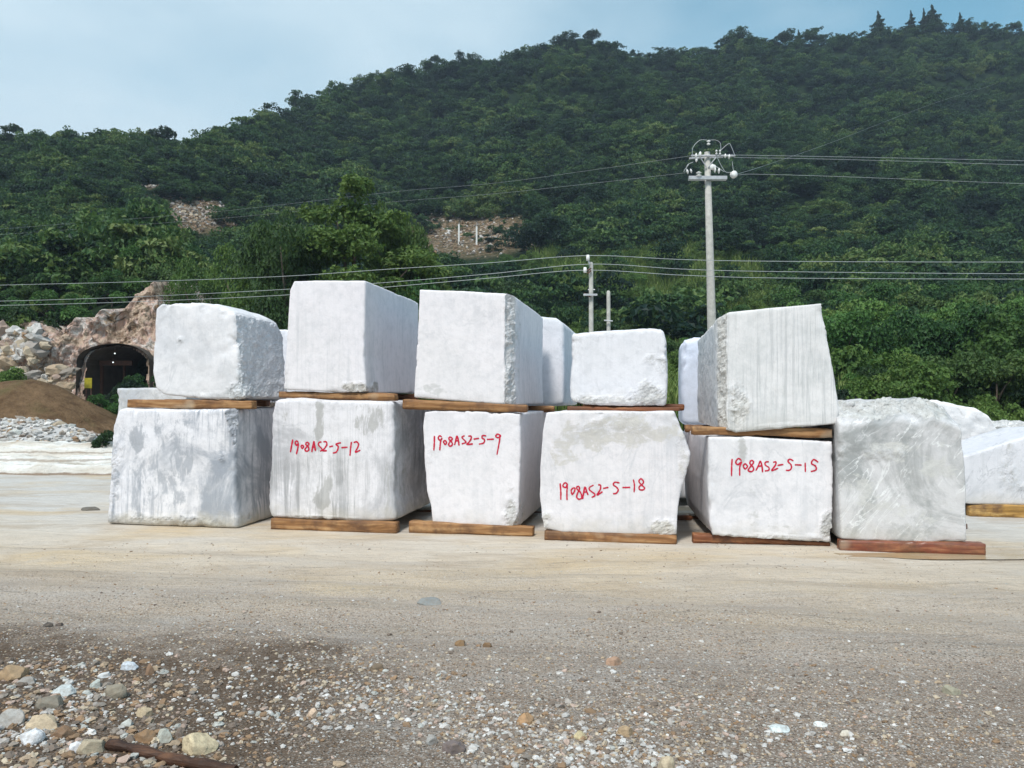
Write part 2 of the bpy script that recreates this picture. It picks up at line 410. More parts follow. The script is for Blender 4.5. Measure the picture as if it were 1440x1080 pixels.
# embedded grit
vo = t.n('ShaderNodeTexVoronoi'); t.l(v, vo.inputs['Vector']); vo.inputs['Scale'].default_value = 55
vc = t.n('ShaderNodeSeparateXYZ'); t.l(vo.outputs['Color'], vc.inputs[0])
grit_on = t.math('MULTIPLY', t.rng(vo.outputs['Distance'], 0.25, 0.42, 1, 0), t.rng(dist, 8.4, 5.0, 0.0, 0.9))
gcol = t.ramp(vc.outputs[0], [(0.0, (0.07, 0.05, 0.036)), (0.4, (0.20, 0.15, 0.115)), (0.75, (0.34, 0.285, 0.235)), (1.0, (0.62, 0.58, 0.54))])
base = t.mix(grit_on, base, gcol)
vo2 = t.n('ShaderNodeTexVoronoi'); t.l(v, vo2.inputs['Vector']); vo2.inputs['Scale'].default_value = 130
vc2 = t.n('ShaderNodeSeparateXYZ'); t.l(vo2.outputs['Color'], vc2.inputs[0])
base = t.mix(t.math('MULTIPLY', t.rng(vc2.outputs[1], 0.55, 0.9), t.rng(dist, 9.5, 6.0, 0.12, 0.6)), base, t.ramp(vc2.outputs[0], [(0, (0.16, 0.13, 0.10)), (1, (0.66, 0.64, 0.60))]))
base = t.mix(t.rng(n3, 0.35, 0.75, 0.0, 0.20), base, (0.30, 0.25, 0.20))
base = t.mix(t.math('MULTIPLY', soil, t.rng(t.noise(v, 9, 6, 0.7), 0.35, 0.6, 0.35, 0.9)), base, (0.085, 0.054, 0.033))
damp = t.math('MULTIPLY', t.rng(t.noise(t.coord('Object', (0.5, 1.3, 1), (3, 1, 0)), 1.1, 7, 0.7, 0.6), 0.52, 0.62), t.rng(dist, 4.5, 7.0))
base = t.mix(t.math('MULTIPLY', damp, 0.38), base, (0.33, 0.25, 0.17))
bb = t.bump(t.noise(v, 60, 5, 0.7), 0.5, 0.01)
bb = t.bump(t.math('MULTIPLY', t.rng(vo.outputs['Distance'], 0.0, 0.5, 1, 0), t.rng(dist, 8.6, 5.0, 0.05, 1.0)), 0.8, 0.012, bb)
bb = t.bump(n3, 0.55, 0.05, bb)
bb = t.bump(t.math('MULTIPLY', trk, t.noise(v, 16, 4, 0.7)), 0.7, 0.03, bb)
bb = t.bump(t.noise(t.coord('Object', (0.7, 3.5, 1)), 2.2, 6, 0.6, 0.4), 0.5, 0.08, bb)
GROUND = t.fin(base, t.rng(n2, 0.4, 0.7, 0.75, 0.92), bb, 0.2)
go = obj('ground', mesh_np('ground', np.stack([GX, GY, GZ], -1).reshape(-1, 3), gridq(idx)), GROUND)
tag(go, kind='structure')

# ------------------------------------------------------------------ lattice solids (blocks, beams)
def poly_at(pl, u):
    pl = np.asarray(pl, float); d = np.r_[0, np.cumsum(np.linalg.norm(np.diff(pl, axis=0), axis=1))]; d /= d[-1]
    return np.stack([np.interp(u, d, pl[:, 0]), np.interp(u, d, pl[:, 1])], -1)
_boxcache = {}
def box_lattice(nx, ny, nz):
    k = (nx, ny, nz)
    if k in _boxcache: return _boxcache[k]
    I, J, K = np.meshgrid(np.arange(nx + 1), np.arange(ny + 1), np.arange(nz + 1), indexing='ij')
    s = (I == 0) | (I == nx) | (J == 0) | (J == ny) | (K == 0) | (K == nz)
    ids = -np.ones(I.shape, int); ids[s] = np.arange(s.sum())
    P = np.stack([I[s] / nx, J[s] / ny, K[s] / nz], -1)
    def q(a, flip):
        r = gridq(a); return r[:, ::-1] if flip else r
    Q = np.concatenate([q(ids[0], True), q(ids[nx], False), q(ids[:, 0], False), q(ids[:, ny], True), q(ids[:, :, 0], True), q(ids[:, :, nz], False)])
    _boxcache[k] = (P, Q); return P, Q

class Frame:
    """vertical plane through (px, Y) turned by yaw; s along it, t into depth, z up"""
    def __init__(f, px, Y, yaw=10.5, off=0.0):
        a = math.radians(yaw); f.yaw = yaw
        f.e = np.array([math.cos(a), -math.sin(a), 0]); f.d = np.array([math.sin(a), math.cos(a), 0])
        p = at(px, HOR, Y); f.o = np.array([p[0], p[1], 0]) + f.d * off
    def st(f, px, py):
        r = ray(px, py); c = np.array([0, 0, EYE])
        k = ((f.o - c) @ f.d) / (r @ f.d)
        P = c + r * k[..., None] if np.ndim(k) else c + r * k
        return np.stack([(P - f.o) @ f.e, P[..., 2]], -1)
    def world(f, s, t, z): return f.o + np.outer(s, f.e) + np.outer(t, f.d) + np.outer(z, [0, 0, 1])

def solid(name, mat, fr, top, right, bottom, left, depth, back=(0, 0, 0, 0), cell=0.024, cellY=None, rnd=0.014,
          amp=0.008, ampr=0.05, chip=0.03, rough=(), cuts=(), zb=None, all_rough=0.0, seed=0.0, topslope=0.0, parent=None, sidew=0.0):
    T, R, B, Lf = [fr.st(np.array(p)[:, 0], np.array(p)[:, 1]) for p in (top, right, bottom, left)]
    if zb is not None: B = B.copy(); B[:, 1] = zb; Lf = Lf.copy(); Lf[-1, 1] = zb; R = R.copy(); R[-1, 1] = zb
    W = abs(T[-1, 0] - T[0, 0]); H = abs(T[:, 1].mean() - B[:, 1].mean())
    cy = cellY or cell * 1.6
    nx, ny, nz = max(3, int(W / cell)), max(3, int(depth / cy)), max(3, int(H / cell))
    P, Q = box_lattice(nx, ny, nz)
    dims = np.array([W, depth, H])
    L = P * dims
    q = np.clip(L, rnd, dims - rnd); d = L - q; dn = np.linalg.norm(d, axis=1)
    nrm = np.where(dn[:, None] > 1e-6, d / (dn[:, None] + 1e-9), 0)
    edge = (np.abs(d) > rnd * 0.3).sum(1)                     # 1 on faces, 2 on edges, 3 at corners
    fac = np.where(dn > 1e-6, rnd / np.maximum(dn, rnd), 1)
    L2 = q + d * fac[:, None]
    U = L2 / dims
    u, tt, w = U[:, 0], U[:, 1], U[:, 2]
    wl = 1 - w                                                    # polylines run top -> bottom
    ET, EB = poly_at(T, u), poly_at(B, u); EL, ER = poly_at(Lf, wl), poly_at(R, wl)
    c00, c10, c01, c11 = B[0], B[-1], T[0], T[-1]
    S = (ET * w[:, None] + EB * (1 - w)[:, None]) + (EL * (1 - u)[:, None] + ER * u[:, None]) - \
        (np.outer((1 - u) * (1 - w), c00) + np.outer(u * (1 - w), c10) + np.outer((1 - u) * w, c01) + np.outer(u * w, c11))
    s, z = S[:, 0], S[:, 1]
    dl, dr, dt, db = back
    s = s + tt * (dl * (1 - u) + dr * u); z = z + tt * (dt * w + db * (1 - w))
    depthv = tt * depth
    if topslope: depthv = depthv + topslope * smooth(0.84, 1.0, w) * (1 - tt)
    X = np.stack([s, depthv, z], -1)
    sd = np.array([seed, seed * 1.7, seed * 0.6])
    ra = np.full(len(X), float(all_rough))
    # sides rougher if asked
    if sidew: ra = np.maximum(ra, sidew * (np.abs(nrm[:, 0]) > 0.8))
    front = nrm[:, 1] < -0.3
    stn = np.zeros(len(X))
    for (px, py, rx, ry, k, *only) in rough:
        c = fr.st(px, py); e = fr.st(px + rx, py + ry); hx, hz = abs(e[0] - c[0]), abs(e[1] - c[1])
        dd = np.sqrt(((s - c[0]) / hx) ** 2 + ((z - c[1]) / hz) ** 2) + 1.1 * fbm(X * 4.5 + sd, 5, 0.65)
        val = k * smooth(1.25, 0.4, dd) * (tt < 0.2)
        if only: stn = np.maximum(stn, val)
        else: ra = np.maximum(ra, val)
    for (px, py, n, off) in cuts:
        c = fr.st(px, py); n = np.array(n, float); n /= np.linalg.norm(n)
        dd = (X - np.array([c[0], 0, c[1]])) @ n - off + 0.035 * fbm(X * 3.5 + sd, 3)
        m = dd > 0
        X[m] -= dd[m, None] * n
        ra = np.maximum(ra, smooth(0.0, 0.02, dd) * 1.0)
    cutm = ra
    n3 = fbm(X * 2.2 + sd, 3); n4 = fbm(X * 9 + sd, 4, 0.6); n5 = fbm(X * 24 + sd, 2); rdg = np.abs(fbm(X * 6.5 + sd + 3, 4, 0.6))
    disp = amp * n3 * 1.4 + cutm * ampr * (0.45 * n4 + 0.25 * n5 + 0.9 * (0.25 - rdg) + 0.5 * np.minimum(0, fbm(X * 4 + sd + 9, 3)))
    disp = disp + 0.0018 * n5 + 0.010 * ra * fbm(X * 45 + sd, 2)
    ch = (edge >= 2) * 1.0
    ew = np.exp(-((np.sort(np.minimum(P, 1 - P) * dims, axis=1)[:, 1]) / (chip * 1.6 + 1e-4)))
    disp = disp - ew * (0.25 + smooth(-0.1, 0.35, fbm(X * 1.6 + sd + 11, 2)) * 1.3) * chip * np.maximum(0, 0.12 + fbm(X * 7 + sd + 5, 5, 0.7) * 1.7)
    nn = nrm / (np.linalg.norm(nrm, axis=1)[:, None] + 1e-9)
    X = X + nn * disp[:, None]
    if zb is not None: X[:, 2] = np.maximum(X[:, 2], zb)
    zmin = X[:, 2].min(); smid = 0.5 * (X[:, 0].min() + X[:, 0].max()); tm = depth / 2
    base = fr.o + fr.e * smid + fr.d * tm
    loc = (base[0], base[1], zmin)
    X = X - np.array([smid, tm, zmin])
    rq = cutm[Q].mean(1)
    me = mesh_np(name, X, Q, rq < 0.55)
    fattr(me, 'rough', ra); fattr(me, 'stain', stn)
    o = obj(name, me, mat, parent, loc, -math.radians(fr.yaw))
    return o

def bvh_of(o):
    bpy.context.view_layer.update()
    mw = o.matrix_world
    return BVHTree.FromPolygons([mw @ v.co for v in o.data.vertices], [p.vertices[:] for p in o.data.polygons])
def catmull(P, n=7):
    P = np.asarray(P, float)
    if len(P) < 3: return np.array([P[0] + (P[-1] - P[0]) * k / 8 for k in range(9)])
    Q = np.vstack([2 * P[0] - P[1], P, 2 * P[-1] - P[-2]]); o = []
    for i in range(1, len(Q) - 2):
        for k in range(n):
            t = k / n; a, b, c, d = Q[i - 1], Q[i], Q[i + 1], Q[i + 2]
            o.append(0.5 * ((2 * b) + (-a + c) * t + (2 * a - 5 * b + 4 * c - d) * t * t + (-a + 3 * b - 3 * c + d) * t ** 3))
    o.append(Q[-2]); return np.array(o)
def write_on(block, strokes, org, sc, hw=1.15, name='painted_number'):
    bv = bvh_of(block); c = Vector((0, 0, EYE)); mb = MB(); r = random.Random(5)
    inv = block.matrix_world.inverted()
    for st in strokes:
        P = catmull(np.array(st, float) / sc + np.array(org))
        T = np.gradient(P, axis=0); T /= np.linalg.norm(T, axis=1)[:, None] + 1e-9
        N = np.stack([-T[:, 1], T[:, 0]], 1); n = len(P); rows = []
        for i in range(n):
            w = hw * (0.72 + 0.38 * r.random()) * (0.75 if i in (0, n - 1) else 1)
            row = []
            for k in (-1, 0, 1):
                p = P[i] + N[i] * w * k
                d = Vector(ray(p[0], p[1])).normalized()
                hit = bv.ray_cast(c, d)
                q = hit[0] if hit[0] is not None else (rows[-1][0] if rows else None)
                if q is None: break
                if hit[0] is not None: q = q - d * 0.004
                row.append(q)
            if len(row) == 3: rows.append(row)
        V = [inv @ q for row in rows for q in row]
        Q = []
        for i in range(len(rows) - 1):
            for k in (0, 1): Q.append((i * 3 + k, i * 3 + k + 1, (i + 1) * 3 + k + 1, (i + 1) * 3 + k))
        if V: mb.add(np.array([tuple(q) for q in V]), Q)
    return mb.build(name, PAINT, block, True)

GB = 'rough sawn white marble blocks stacked in the yard'
# --- frames: front plane of each stack
def fr_at(px, py, yaw=10.5, off=0.0, z=0.0): return Frame(px, float(ground_y(py, z)), yaw, off)
F0 = (240, 740); F12 = (470, 746); F9 = (662, 750.5); F18 = (858, 761.5); F15 = (1085, 767); F19 = (1283, 775.5)

# lower row
b0 = solid('marble_block', marble('marble_grey_streaked', 1.0, base=(0.80, 0.81, 0.83), grey=0.85, streak=0.8, vein=0.5, greycol=(0.33, 0.36, 0.42), roughcol=(0.34, 0.36, 0.40), dirt=0.75, stainscale=(1.6, 1.6, 0.6)), fr_at(*F0),
    [(166, 573), (210, 574), (270, 575), (330, 575)], [(330, 575), (331, 640), (330, 700), (334, 739)], [(149, 739), (210, 740), (290, 742), (334, 739)],
    [(166, 573), (157, 600), (153, 650), (151, 700), (149, 739)], 2.5, zb=0.0, seed=1, amp=0.018, ampr=0.045, rnd=0.045,
    rough=[(240, 730, 95, 12, 0.8), (192, 614, 13, 24, 1.0, 1), (160, 660, 10, 60, 0.6), (312, 645, 6, 9, 1.0), (250, 650, 30, 80, 0.7, 1), (200, 680, 30, 60, 0.6, 1), (215, 600, 40, 30, 0.5, 1)],
    cuts=[(330, 650, (0.75, -0.9, 0.25), 0.03)])
tag(b0, 'grey streaked unnumbered marble block on bare ground, left end of the bottom row', 'stone block', GB)
b12 = solid('marble_block', marble('marble_stained', 2.0, grey=0.5, streak=1.0, vein=0.4, greycol=(0.36, 0.36, 0.38), roughcol=(0.40, 0.39, 0.37), stainscale=(2.2, 2.2, 0.5), lines=0.25), fr_at(*F12),
    [(387, 562), (420, 560), (468, 562), (553, 564)], [(553, 564), (554, 640), (552, 690), (556, 733)], [(380, 729), (450, 731), (500, 734), (556, 733)],
    [(387, 562), (382, 582), (381, 633), (377, 687), (376, 716), (380, 729)], 2.4, seed=2, amp=0.012, rnd=0.05, sidew=0.35,
    rough=[(448, 600, 8, 50, 1.0, 1), (455, 700, 12, 35, 1.0, 1), (520, 590, 25, 30, 0.7, 1), (400, 600, 12, 30, 0.5, 1), (545, 690, 12, 60, 0.6, 1), (460, 728, 60, 6, 0.6)])
tag(b12, 'stained grey-streaked marble block with red handwritten number ending in 12', 'stone block', GB)
b9 = solid('marble_block', marble('marble_plain_white', 3.0, base=(0.83, 0.82, 0.83), grey=0.15, streak=0.25, vein=0.2, dirt=0.35), fr_at(*F9),
    [(597, 579), (613, 577), (660, 578), (732, 581)], [(732, 581), (732, 640), (730, 690), (729, 742)], [(608, 741), (620, 743), (670, 744), (729, 743)],
    [(597, 579), (594.5, 600), (597, 651), (600, 690), (606, 712), (608, 741)], 2.6, seed=3, amp=0.006,
    rough=[(719, 725, 11, 34, 0.8), (605, 640, 7, 8, 0.3)], cuts=[(722, 735, (0.8, -0.5, -0.35), 0.0)])
tag(b9, 'narrow white marble block with red handwritten number ending in a single 9', 'stone block', GB)
b18 = solid('marble_block', marble('marble_tan_top', 4.0, base=(0.80, 0.79, 0.80), grey=0.3, streak=0.3, vein=0.3, roughcol=(0.58, 0.55, 0.50), dirt=0.45), fr_at(*F18),
    [(768, 580), (800, 578), (840, 578), (900, 579), (948, 578)], [(948, 578), (961, 610), (971, 637), (967, 657), (958, 687), (954, 713), (952, 753)],
    [(766, 744), (790, 749), (873, 753), (952, 754)], [(768, 580), (763, 607), (759, 653), (758, 697), (762, 725), (766, 744)], 2.5, seed=4, amp=0.008, chip=0.04,
    rough=[(855, 602, 105, 30, 0.85, 1), (785, 640, 22, 35, 0.7, 1), (850, 596, 60, 10, 0.3), (935, 742, 20, 13, 0.9), (768, 735, 9, 14, 0.7), (962, 640, 9, 40, 0.5)])
tag(b18, 'wide white marble block with tan rough top band and red handwritten number ending in 18', 'stone block', GB)
b15 = solid('marble_block', marble('marble_clean_white', 5.0, base=(0.83, 0.83, 0.84), grey=0.25, streak=0.3, vein=0.4, dirt=0.4), fr_at(*F15, yaw=6.4),
    [(996, 614), (1040, 615), (1051, 614), (1110, 618), (1171, 621)], [(1171, 621), (1172, 660), (1171, 718), (1169, 763)],
    [(1002, 753), (1039, 756), (1111, 760), (1169, 763)], [(996, 614), (995, 680), (998, 735), (1002, 753)], 2.5, seed=5, amp=0.006,
    rough=[(1163, 742, 10, 22, 1.0), (1045, 632, 6, 26, 0.9, 1), (1060, 700, 10, 60, 0.5, 1), (1110, 740, 30, 14, 0.5, 1), (1090, 755, 70, 6, 0.6)], back=(0.0, 0, 0, 0))
tag(b15, 'white marble block with red handwritten number ending in 15', 'stone block', GB)
b19 = solid('marble_block', marble('marble_veined_grey', 6.0, base=(0.66, 0.67, 0.67), grey=0.85, streak=0.2, vein=0.8, greycol=(0.38, 0.39, 0.39), veincol=(0.85, 0.85, 0.85), roughcol=(0.62, 0.61, 0.58), dirt=0.4, bumpy=1.0, diag=True, saw=0.0), fr_at(*F19),
    [(1181, 568), (1192, 571), (1200, 567), (1212, 568), (1222, 564), (1240, 569), (1255, 563), (1270, 562), (1285, 570), (1297, 565), (1310, 560), (1325, 566), (1346, 578)],
    [(1346, 578), (1353, 600), (1358, 640), (1361, 700), (1362, 763)], [(1182, 759), (1230, 762), (1290, 764), (1362, 763)],
    [(1181, 568), (1179, 600), (1179, 660), (1180, 720), (1182, 759)], 2.2, seed=6, amp=0.022, ampr=0.085, topslope=0.30, rnd=0.03, cell=0.02,
    rough=[(1265, 572, 120, 20, 1.0), (1260, 640, 50, 20, 0.6, 1), (1310, 665, 35, 18, 0.9, 1), (1240, 640, 40, 10, 0.35), (1215, 700, 35, 30, 0.8, 1), (1290, 720, 60, 25, 0.5, 1), (1330, 600, 12, 60, 0.5, 1)])
tag(b19, 'veined grey marble block with jagged broken top at right end of the front row', 'stone block', GB)

# upper row
u0 = solid('marble_block', marble('marble_rough_sided', 7.0, base=(0.82, 0.83, 0.84), grey=0.35, streak=0.2, vein=0.4, dirt=0.15, roughcol=(0.62, 0.64, 0.66)), fr_at(*F0, off=0.06),
    [(227, 425), (262, 424), (305, 427), (330, 438)], [(330, 438), (332, 470), (336, 520), (346, 561)], [(229, 556), (275, 562), (310, 563), (346, 561)],
    [(227, 425), (217, 434), (214, 480), (212, 520), (217, 545), (229, 556)], 1.95, seed=7, amp=0.02, chip=0.06, rnd=0.05, sidew=0.6, back=(0.1, 0.0, -0.02, 0),
    rough=[(333, 553, 18, 14, 0.9), (341, 500, 9, 60, 0.7), (252, 478, 5, 5, 0.7), (290, 556, 60, 6, 0.4)], cuts=[(330, 435, (0.6, -0.2, 0.8), 0.0), (343, 500, (0.72, 0.69, 0), 0.82), (338, 438, (0.35, 0.65, 0.67), 0.66)])
tag(u0, 'rounded rough white marble block on top of the leftmost stack', 'stone block', GB)
u12 = solid('marble_block', marble('marble_lavender_white', 8.0, base=(0.84, 0.83, 0.85), grey=0.15, streak=0.4, vein=0.15, dirt=0.1, roughcol=(0.45, 0.42, 0.38)), fr_at(*F12, off=0.02),
    [(413, 394.5), (460, 394), (514, 394.5)], [(514, 394.5), (513, 450), (512, 500), (515, 551)], [(399, 548), (440, 550), (480, 552), (515, 551)],
    [(413, 394.5), (407, 409), (405, 452), (401, 510), (399, 548)], 2.25, seed=8, amp=0.005, chip=0.022,
    rough=[(505, 545, 26, 9, 0.95), (402, 520, 5, 25, 0.4)])
tag(u12, 'tall lavender-white marble block, highest of the upper row, brown chip at lower corner', 'stone block', GB)
u9 = solid('marble_block', marble('marble_square_white', 9.0, base=(0.84, 0.83, 0.84), grey=0.15, streak=0.3, vein=0.25, dirt=0.1, roughcol=(0.60, 0.59, 0.58)), fr_at(*F9, off=0.0),
    [(590, 407), (650, 409), (707, 412), (722, 415)], [(722, 415), (721, 470), (720, 520), (722, 569)], [(582, 559), (630, 563), (680, 567), (722, 569)],
    [(590, 407), (588, 452), (584, 520), (582, 559)], 2.6, seed=9, amp=0.004, chip=0.018,
    rough=[(605, 546, 30, 10, 0.9, 1), (596, 555, 14, 7, 0.4), (716, 490, 6, 90, 0.7)], cuts=[(709, 480, (0.9, -0.42, 0), 0.0)])
tag(u9, 'square white marble block with rough chamfered right edge, over the block numbered 9', 'stone block', GB)
u18 = solid('marble_block', marble('marble_bluish', 10.0, base=(0.80, 0.82, 0.85), grey=0.2, streak=0.2, vein=0.3, dirt=0.35, roughcol=(0.52, 0.51, 0.50)), fr_at(*F18, off=0.35),
    [(803, 468), (850, 465), (887, 463), (903, 461), (932, 461)], [(932, 461), (937, 480), (939, 530), (937, 571)], [(802, 563), (820, 569), (880, 571), (937, 571)],
    [(803, 468), (803, 510), (801, 545), (802, 563)], 2.2, seed=10, amp=0.006, rnd=0.04, chip=0.04,
    rough=[(915, 555, 26, 16, 0.8), (850, 563, 60, 7, 0.7), (932, 510, 8, 16, 0.6), (915, 505, 10, 6, 0.5)])
tag(u18, 'small bluish white marble block set back over the block numbered 18', 'stone block', GB)
u15 = solid('marble_block', marble('marble_sawn_lines', 11.0, base=(0.80, 0.81, 0.80), grey=0.3, streak=0.9, vein=0.2, dirt=0.25, roughcol=(0.62, 0.60, 0.56), greycol=(0.56, 0.58, 0.58), saw=0.9, lines=0.45), fr_at(*F15, yaw=6.4),
    [(1010, 446), (1026, 439), (1080, 433), (1156, 426)], [(1156, 426), (1164, 472), (1172, 520), (1181, 578), (1177, 596)], [(1012, 602), (1036, 608), (1094, 603), (1177, 596)],
    [(1010, 446), (1011, 500), (1010, 560), (1012, 602)], 2.3, seed=11, amp=0.008, sidew=0.35, back=(0.05, 0, -0.1, 0),
    rough=[(1040, 575, 18, 38, 0.85), (1017, 520, 6, 90, 0.45), (1110, 600, 70, 5, 0.5)], cuts=[(1022, 500, (-0.85, -0.42, 0), 0.0)])
tag(u15, 'tilted marble block with vertical saw lines, over the block numbered 15', 'stone block', GB)

# second row, seen through the gaps
WM = marble('marble_back_row', 12.0, base=(0.80, 0.82, 0.85), grey=0.25, streak=0.3, vein=0.3, dirt=0.2)
def back_block(fr, x0, x1, y0, y1, depth, label, seed, zb=None, right=None, top=None, mat=None, **k):
    t_ = top or [(x0, y0), ((x0 + x1) / 2, y0 - 0.5), (x1, y0)]
    r_ = right or [(x1, y0), (x1 + 1, (y0 + y1) / 2), (x1, y1)]
    o = solid('marble_block', mat or WM, fr, t_, r_, [(x0, y1), (x1, y1)], [(x0, y0), (x0 - 1, (y0 + y1) / 2), (x0, y1)], depth, seed=seed, zb=zb, cell=0.04, **k)
    return tag(o, label, 'stone block', 'marble blocks of the second row')
def frY(px, Y, yaw=10.5): return Frame(px, Y, yaw)
back_block(frY(400, 12.9), 372, 470, 463, 566, 1.6, 'white marble block glimpsed between the two left stacks, upper tier of the second row', 21)
back_block(frY(400, 12.9), 365, 460, 576, 703, 1.6, 'marble block of the second row low down behind the left stacks', 22, zb=0.0)
back_block(frY(770, 12.3), 700, 793, 447, 571, 2.2, 'bluish white marble block behind the block over number 9, upper tier', 23, rnd=0.05,
           top=[(700, 443), (760, 443), (782, 446), (793, 455)], right=[(793, 455), (794, 510), (793, 571)])
back_block(frY(770, 12.3), 690, 770, 583, 708, 2.2, 'marble block in the gap behind the blocks numbered 9 and 18, bottom tier', 24, zb=0.12)
back_block(frY(985, 11.9), 958, 1040, 478, 599, 1.4, 'bluish pointed marble block behind the tilted block, upper tier', 25, rnd=0.09, chip=0.06,
           top=[(973, 478), (985, 472), (1010, 470), (1040, 470)], mat=marble('marble_blue', 13.0, base=(0.70, 0.76, 0.86), grey=0.2, streak=0.3, vein=0.2, dirt=0.1))
back_block(frY(985, 11.9), 930, 1050, 612, 700, 1.6, 'marble block low behind the gap between the blocks numbered 18 and 15', 26, zb=0.12)
back_block(frY(200, 13.6), 165, 262, 546, 690, 1.2, 'grey rough-topped block peeping out behind the leftmost stack', 27, zb=0.0, sidew=0.6, all_rough=0.5,
           mat=marble('marble_grey_back', 14.0, base=(0.62, 0.63, 0.63), grey=0.6, streak=0.4, vein=0.3))
GR = 'marble blocks beyond the right end of the row'
c1 = solid('marble_block', marble('marble_flat_grey', 15.0, base=(0.72, 0.74, 0.77), grey=0.6, streak=0.3, vein=0.8, dirt=0.35, greycol=(0.55, 0.57, 0.60), diag=True), frY(1400, 10.9),
    [(1345, 644), (1362, 640), (1432, 617), (1470, 606), (1560, 600)], [(1560, 600), (1562, 650), (1560, 711)], [(1345, 709), (1450, 711), (1560, 711)], [(1345, 644), (1344, 680), (1345, 709)],
    1.4, seed=31, amp=0.012, rough=[(1418, 665, 14, 45, 0.6), (1470, 690, 50, 16, 0.7)], cell=0.035)
tag(c1, 'low grey marble block with sloping top on a yellow timber at the right edge', 'stone block', GR)
c2 = solid('marble_block', marble('marble_bright_white', 16.0, base=(0.86, 0.87, 0.86), grey=0.1, streak=0.1, vein=0.1, dirt=0.1), frY(1380, 12.7),
    [(1290, 566), (1312, 562), (1345, 567), (1372, 573), (1390, 583), (1402, 602), (1425, 622)], [(1425, 622), (1432, 650), (1436, 692)], [(1290, 700), (1436, 700)], [(1290, 566), (1288, 640), (1290, 700)],
    1.6, seed=32, zb=0.0, amp=0.05, all_rough=0.3, ampr=0.08, cell=0.03, rnd=0.05)
tag(c2, 'bright white marble block with rounded shoulder behind the veined grey block', 'stone block', GR)
c3 = solid('marble_block', marble('marble_far_white', 17.0, base=(0.82, 0.83, 0.83), grey=0.3, streak=0.3, vein=0.6, dirt=0.2), frY(1440, 14.5),
    [(1385, 602), (1400, 598), (1420, 599), (1450, 596), (1540, 598)], [(1540, 598), (1545, 640), (1545, 680)], [(1385, 684), (1545, 684)], [(1385, 602), (1384, 640), (1385, 684)],
    1.6, seed=33, zb=0.0, amp=0.06, cell=0.035, ampr=0.12, all_rough=0.8, rnd=0.05)
tag(c3, 'farthest white marble block with broken top at the right edge', 'stone block', GR)

# --- handwriting
T12 = [[(140,95),(120,200),(100,310)],[(235,150),(205,120),(180,150),(205,195),(235,165),(225,240),(200,345)],[(300,185),(280,215),(300,245),(322,215),(300,185)],
 [(410,150),(375,145),(360,180),(400,215),(410,270),(375,295),(345,265),(380,215),(410,180),(410,150)],[(460,310),(475,220),(497,130),(510,210),(522,290)],[(470,230),(515,220)],
 [(625,135),(580,150),(575,190),(620,240),(635,275),(600,295)],[(655,135),(700,135),(715,180),(680,240),(645,285),(715,285)],[(755,220),(820,205)],
 [(955,150),(890,165),(870,180),(905,210),(900,260),(870,310),(815,325)],[(960,235),(1065,225)],[(1130,135),(1115,250),(1105,370)],[(1165,150),(1215,135),(1250,175),(1230,240),(1195,310),(1280,275)]]
T9 = [[(130,155),(128,280),(120,400)],[(255,170),(215,155),(195,195),(230,230),(262,190),(240,230),(228,310),(220,400)],[(310,225),(285,255),(310,300),(335,270),(310,225)],
 [(430,190),(390,175),(375,210),(415,250),(435,300),(395,330),(370,300),(400,240),(430,215),(430,190)],[(470,310),(490,230),(510,160),(535,230),(545,320)],[(490,240),(535,235)],
 [(640,150),(595,180),(640,230),(660,265),(590,290)],[(700,160),(745,160),(750,200),(715,260),(680,300),(780,290)],[(790,210),(885,195)],
 [(1005,155),(945,150),(935,190),(975,220),(960,275),(880,295)],[(1015,215),(1135,210)],[(1240,145),(1195,125),(1165,160),(1200,185),(1240,165),(1240,145),(1225,260),(1185,475)]]
T18 = [[(130,150),(140,270),(140,390)],[(235,155),(195,145),(170,190),(215,210),(235,160),(228,280),(230,395)],[(320,215),(290,250),(305,310),(335,270),(345,225),(320,215)],
 [(405,195),(375,200),(375,235),(415,270),(440,320),(440,365),(400,380),(370,350),(380,300),(410,230),(405,195)],[(455,380),(470,290),(490,205),(515,270),(535,320)],[(470,285),(520,270)],
 [(615,175),(555,210),(560,250),(625,300),(630,330),(585,355)],[(680,170),(715,180),(710,240),(665,320),(745,270)],[(750,225),(830,208)],
 [(990,145),(925,135),(900,170),(950,210),(970,250),(940,295),(895,300)],[(1030,212),(1145,208)],[(1190,95),(1205,180),(1200,280)],
 [(1335,115),(1300,85),(1270,120),(1300,165),(1350,215),(1330,245),(1280,240),(1275,200),(1330,150),(1335,115)]]
T15 = [[(98,105),(92,220),(90,355)],[(235,130),(190,100),(150,150),(180,190),(235,150),(210,220),(208,350)],[(290,170),(260,205),(285,250),(320,215),(290,170)],
 [(405,135),(370,130),(355,170),(395,215),(410,260),(375,290),(330,270),(370,210),(405,165),(405,135)],[(440,275),(475,210),(505,140),(530,210),(540,300)],[(470,215),(525,205)],
 [(630,145),(580,155),(580,195),(630,230),(625,270),(570,280)],[(690,155),(730,150),(725,195),(670,275),(765,240)],[(755,200),(840,185)],
 [(985,135),(935,110),(905,140),(950,190),(955,240),(925,270),(875,270)],[(1005,190),(1105,195)],[(1155,160),(1158,295)],[(1345,155),(1280,115),(1245,170),(1305,210),(1310,265),(1235,290)]]
write_on(b12, T12, (400, 610), 12.0)
write_on(b9, T9, (600, 600), 12.0)
write_on(b18, T18, (775, 665), 10.286)
write_on(b15, T15, (1020, 635), 10.286)

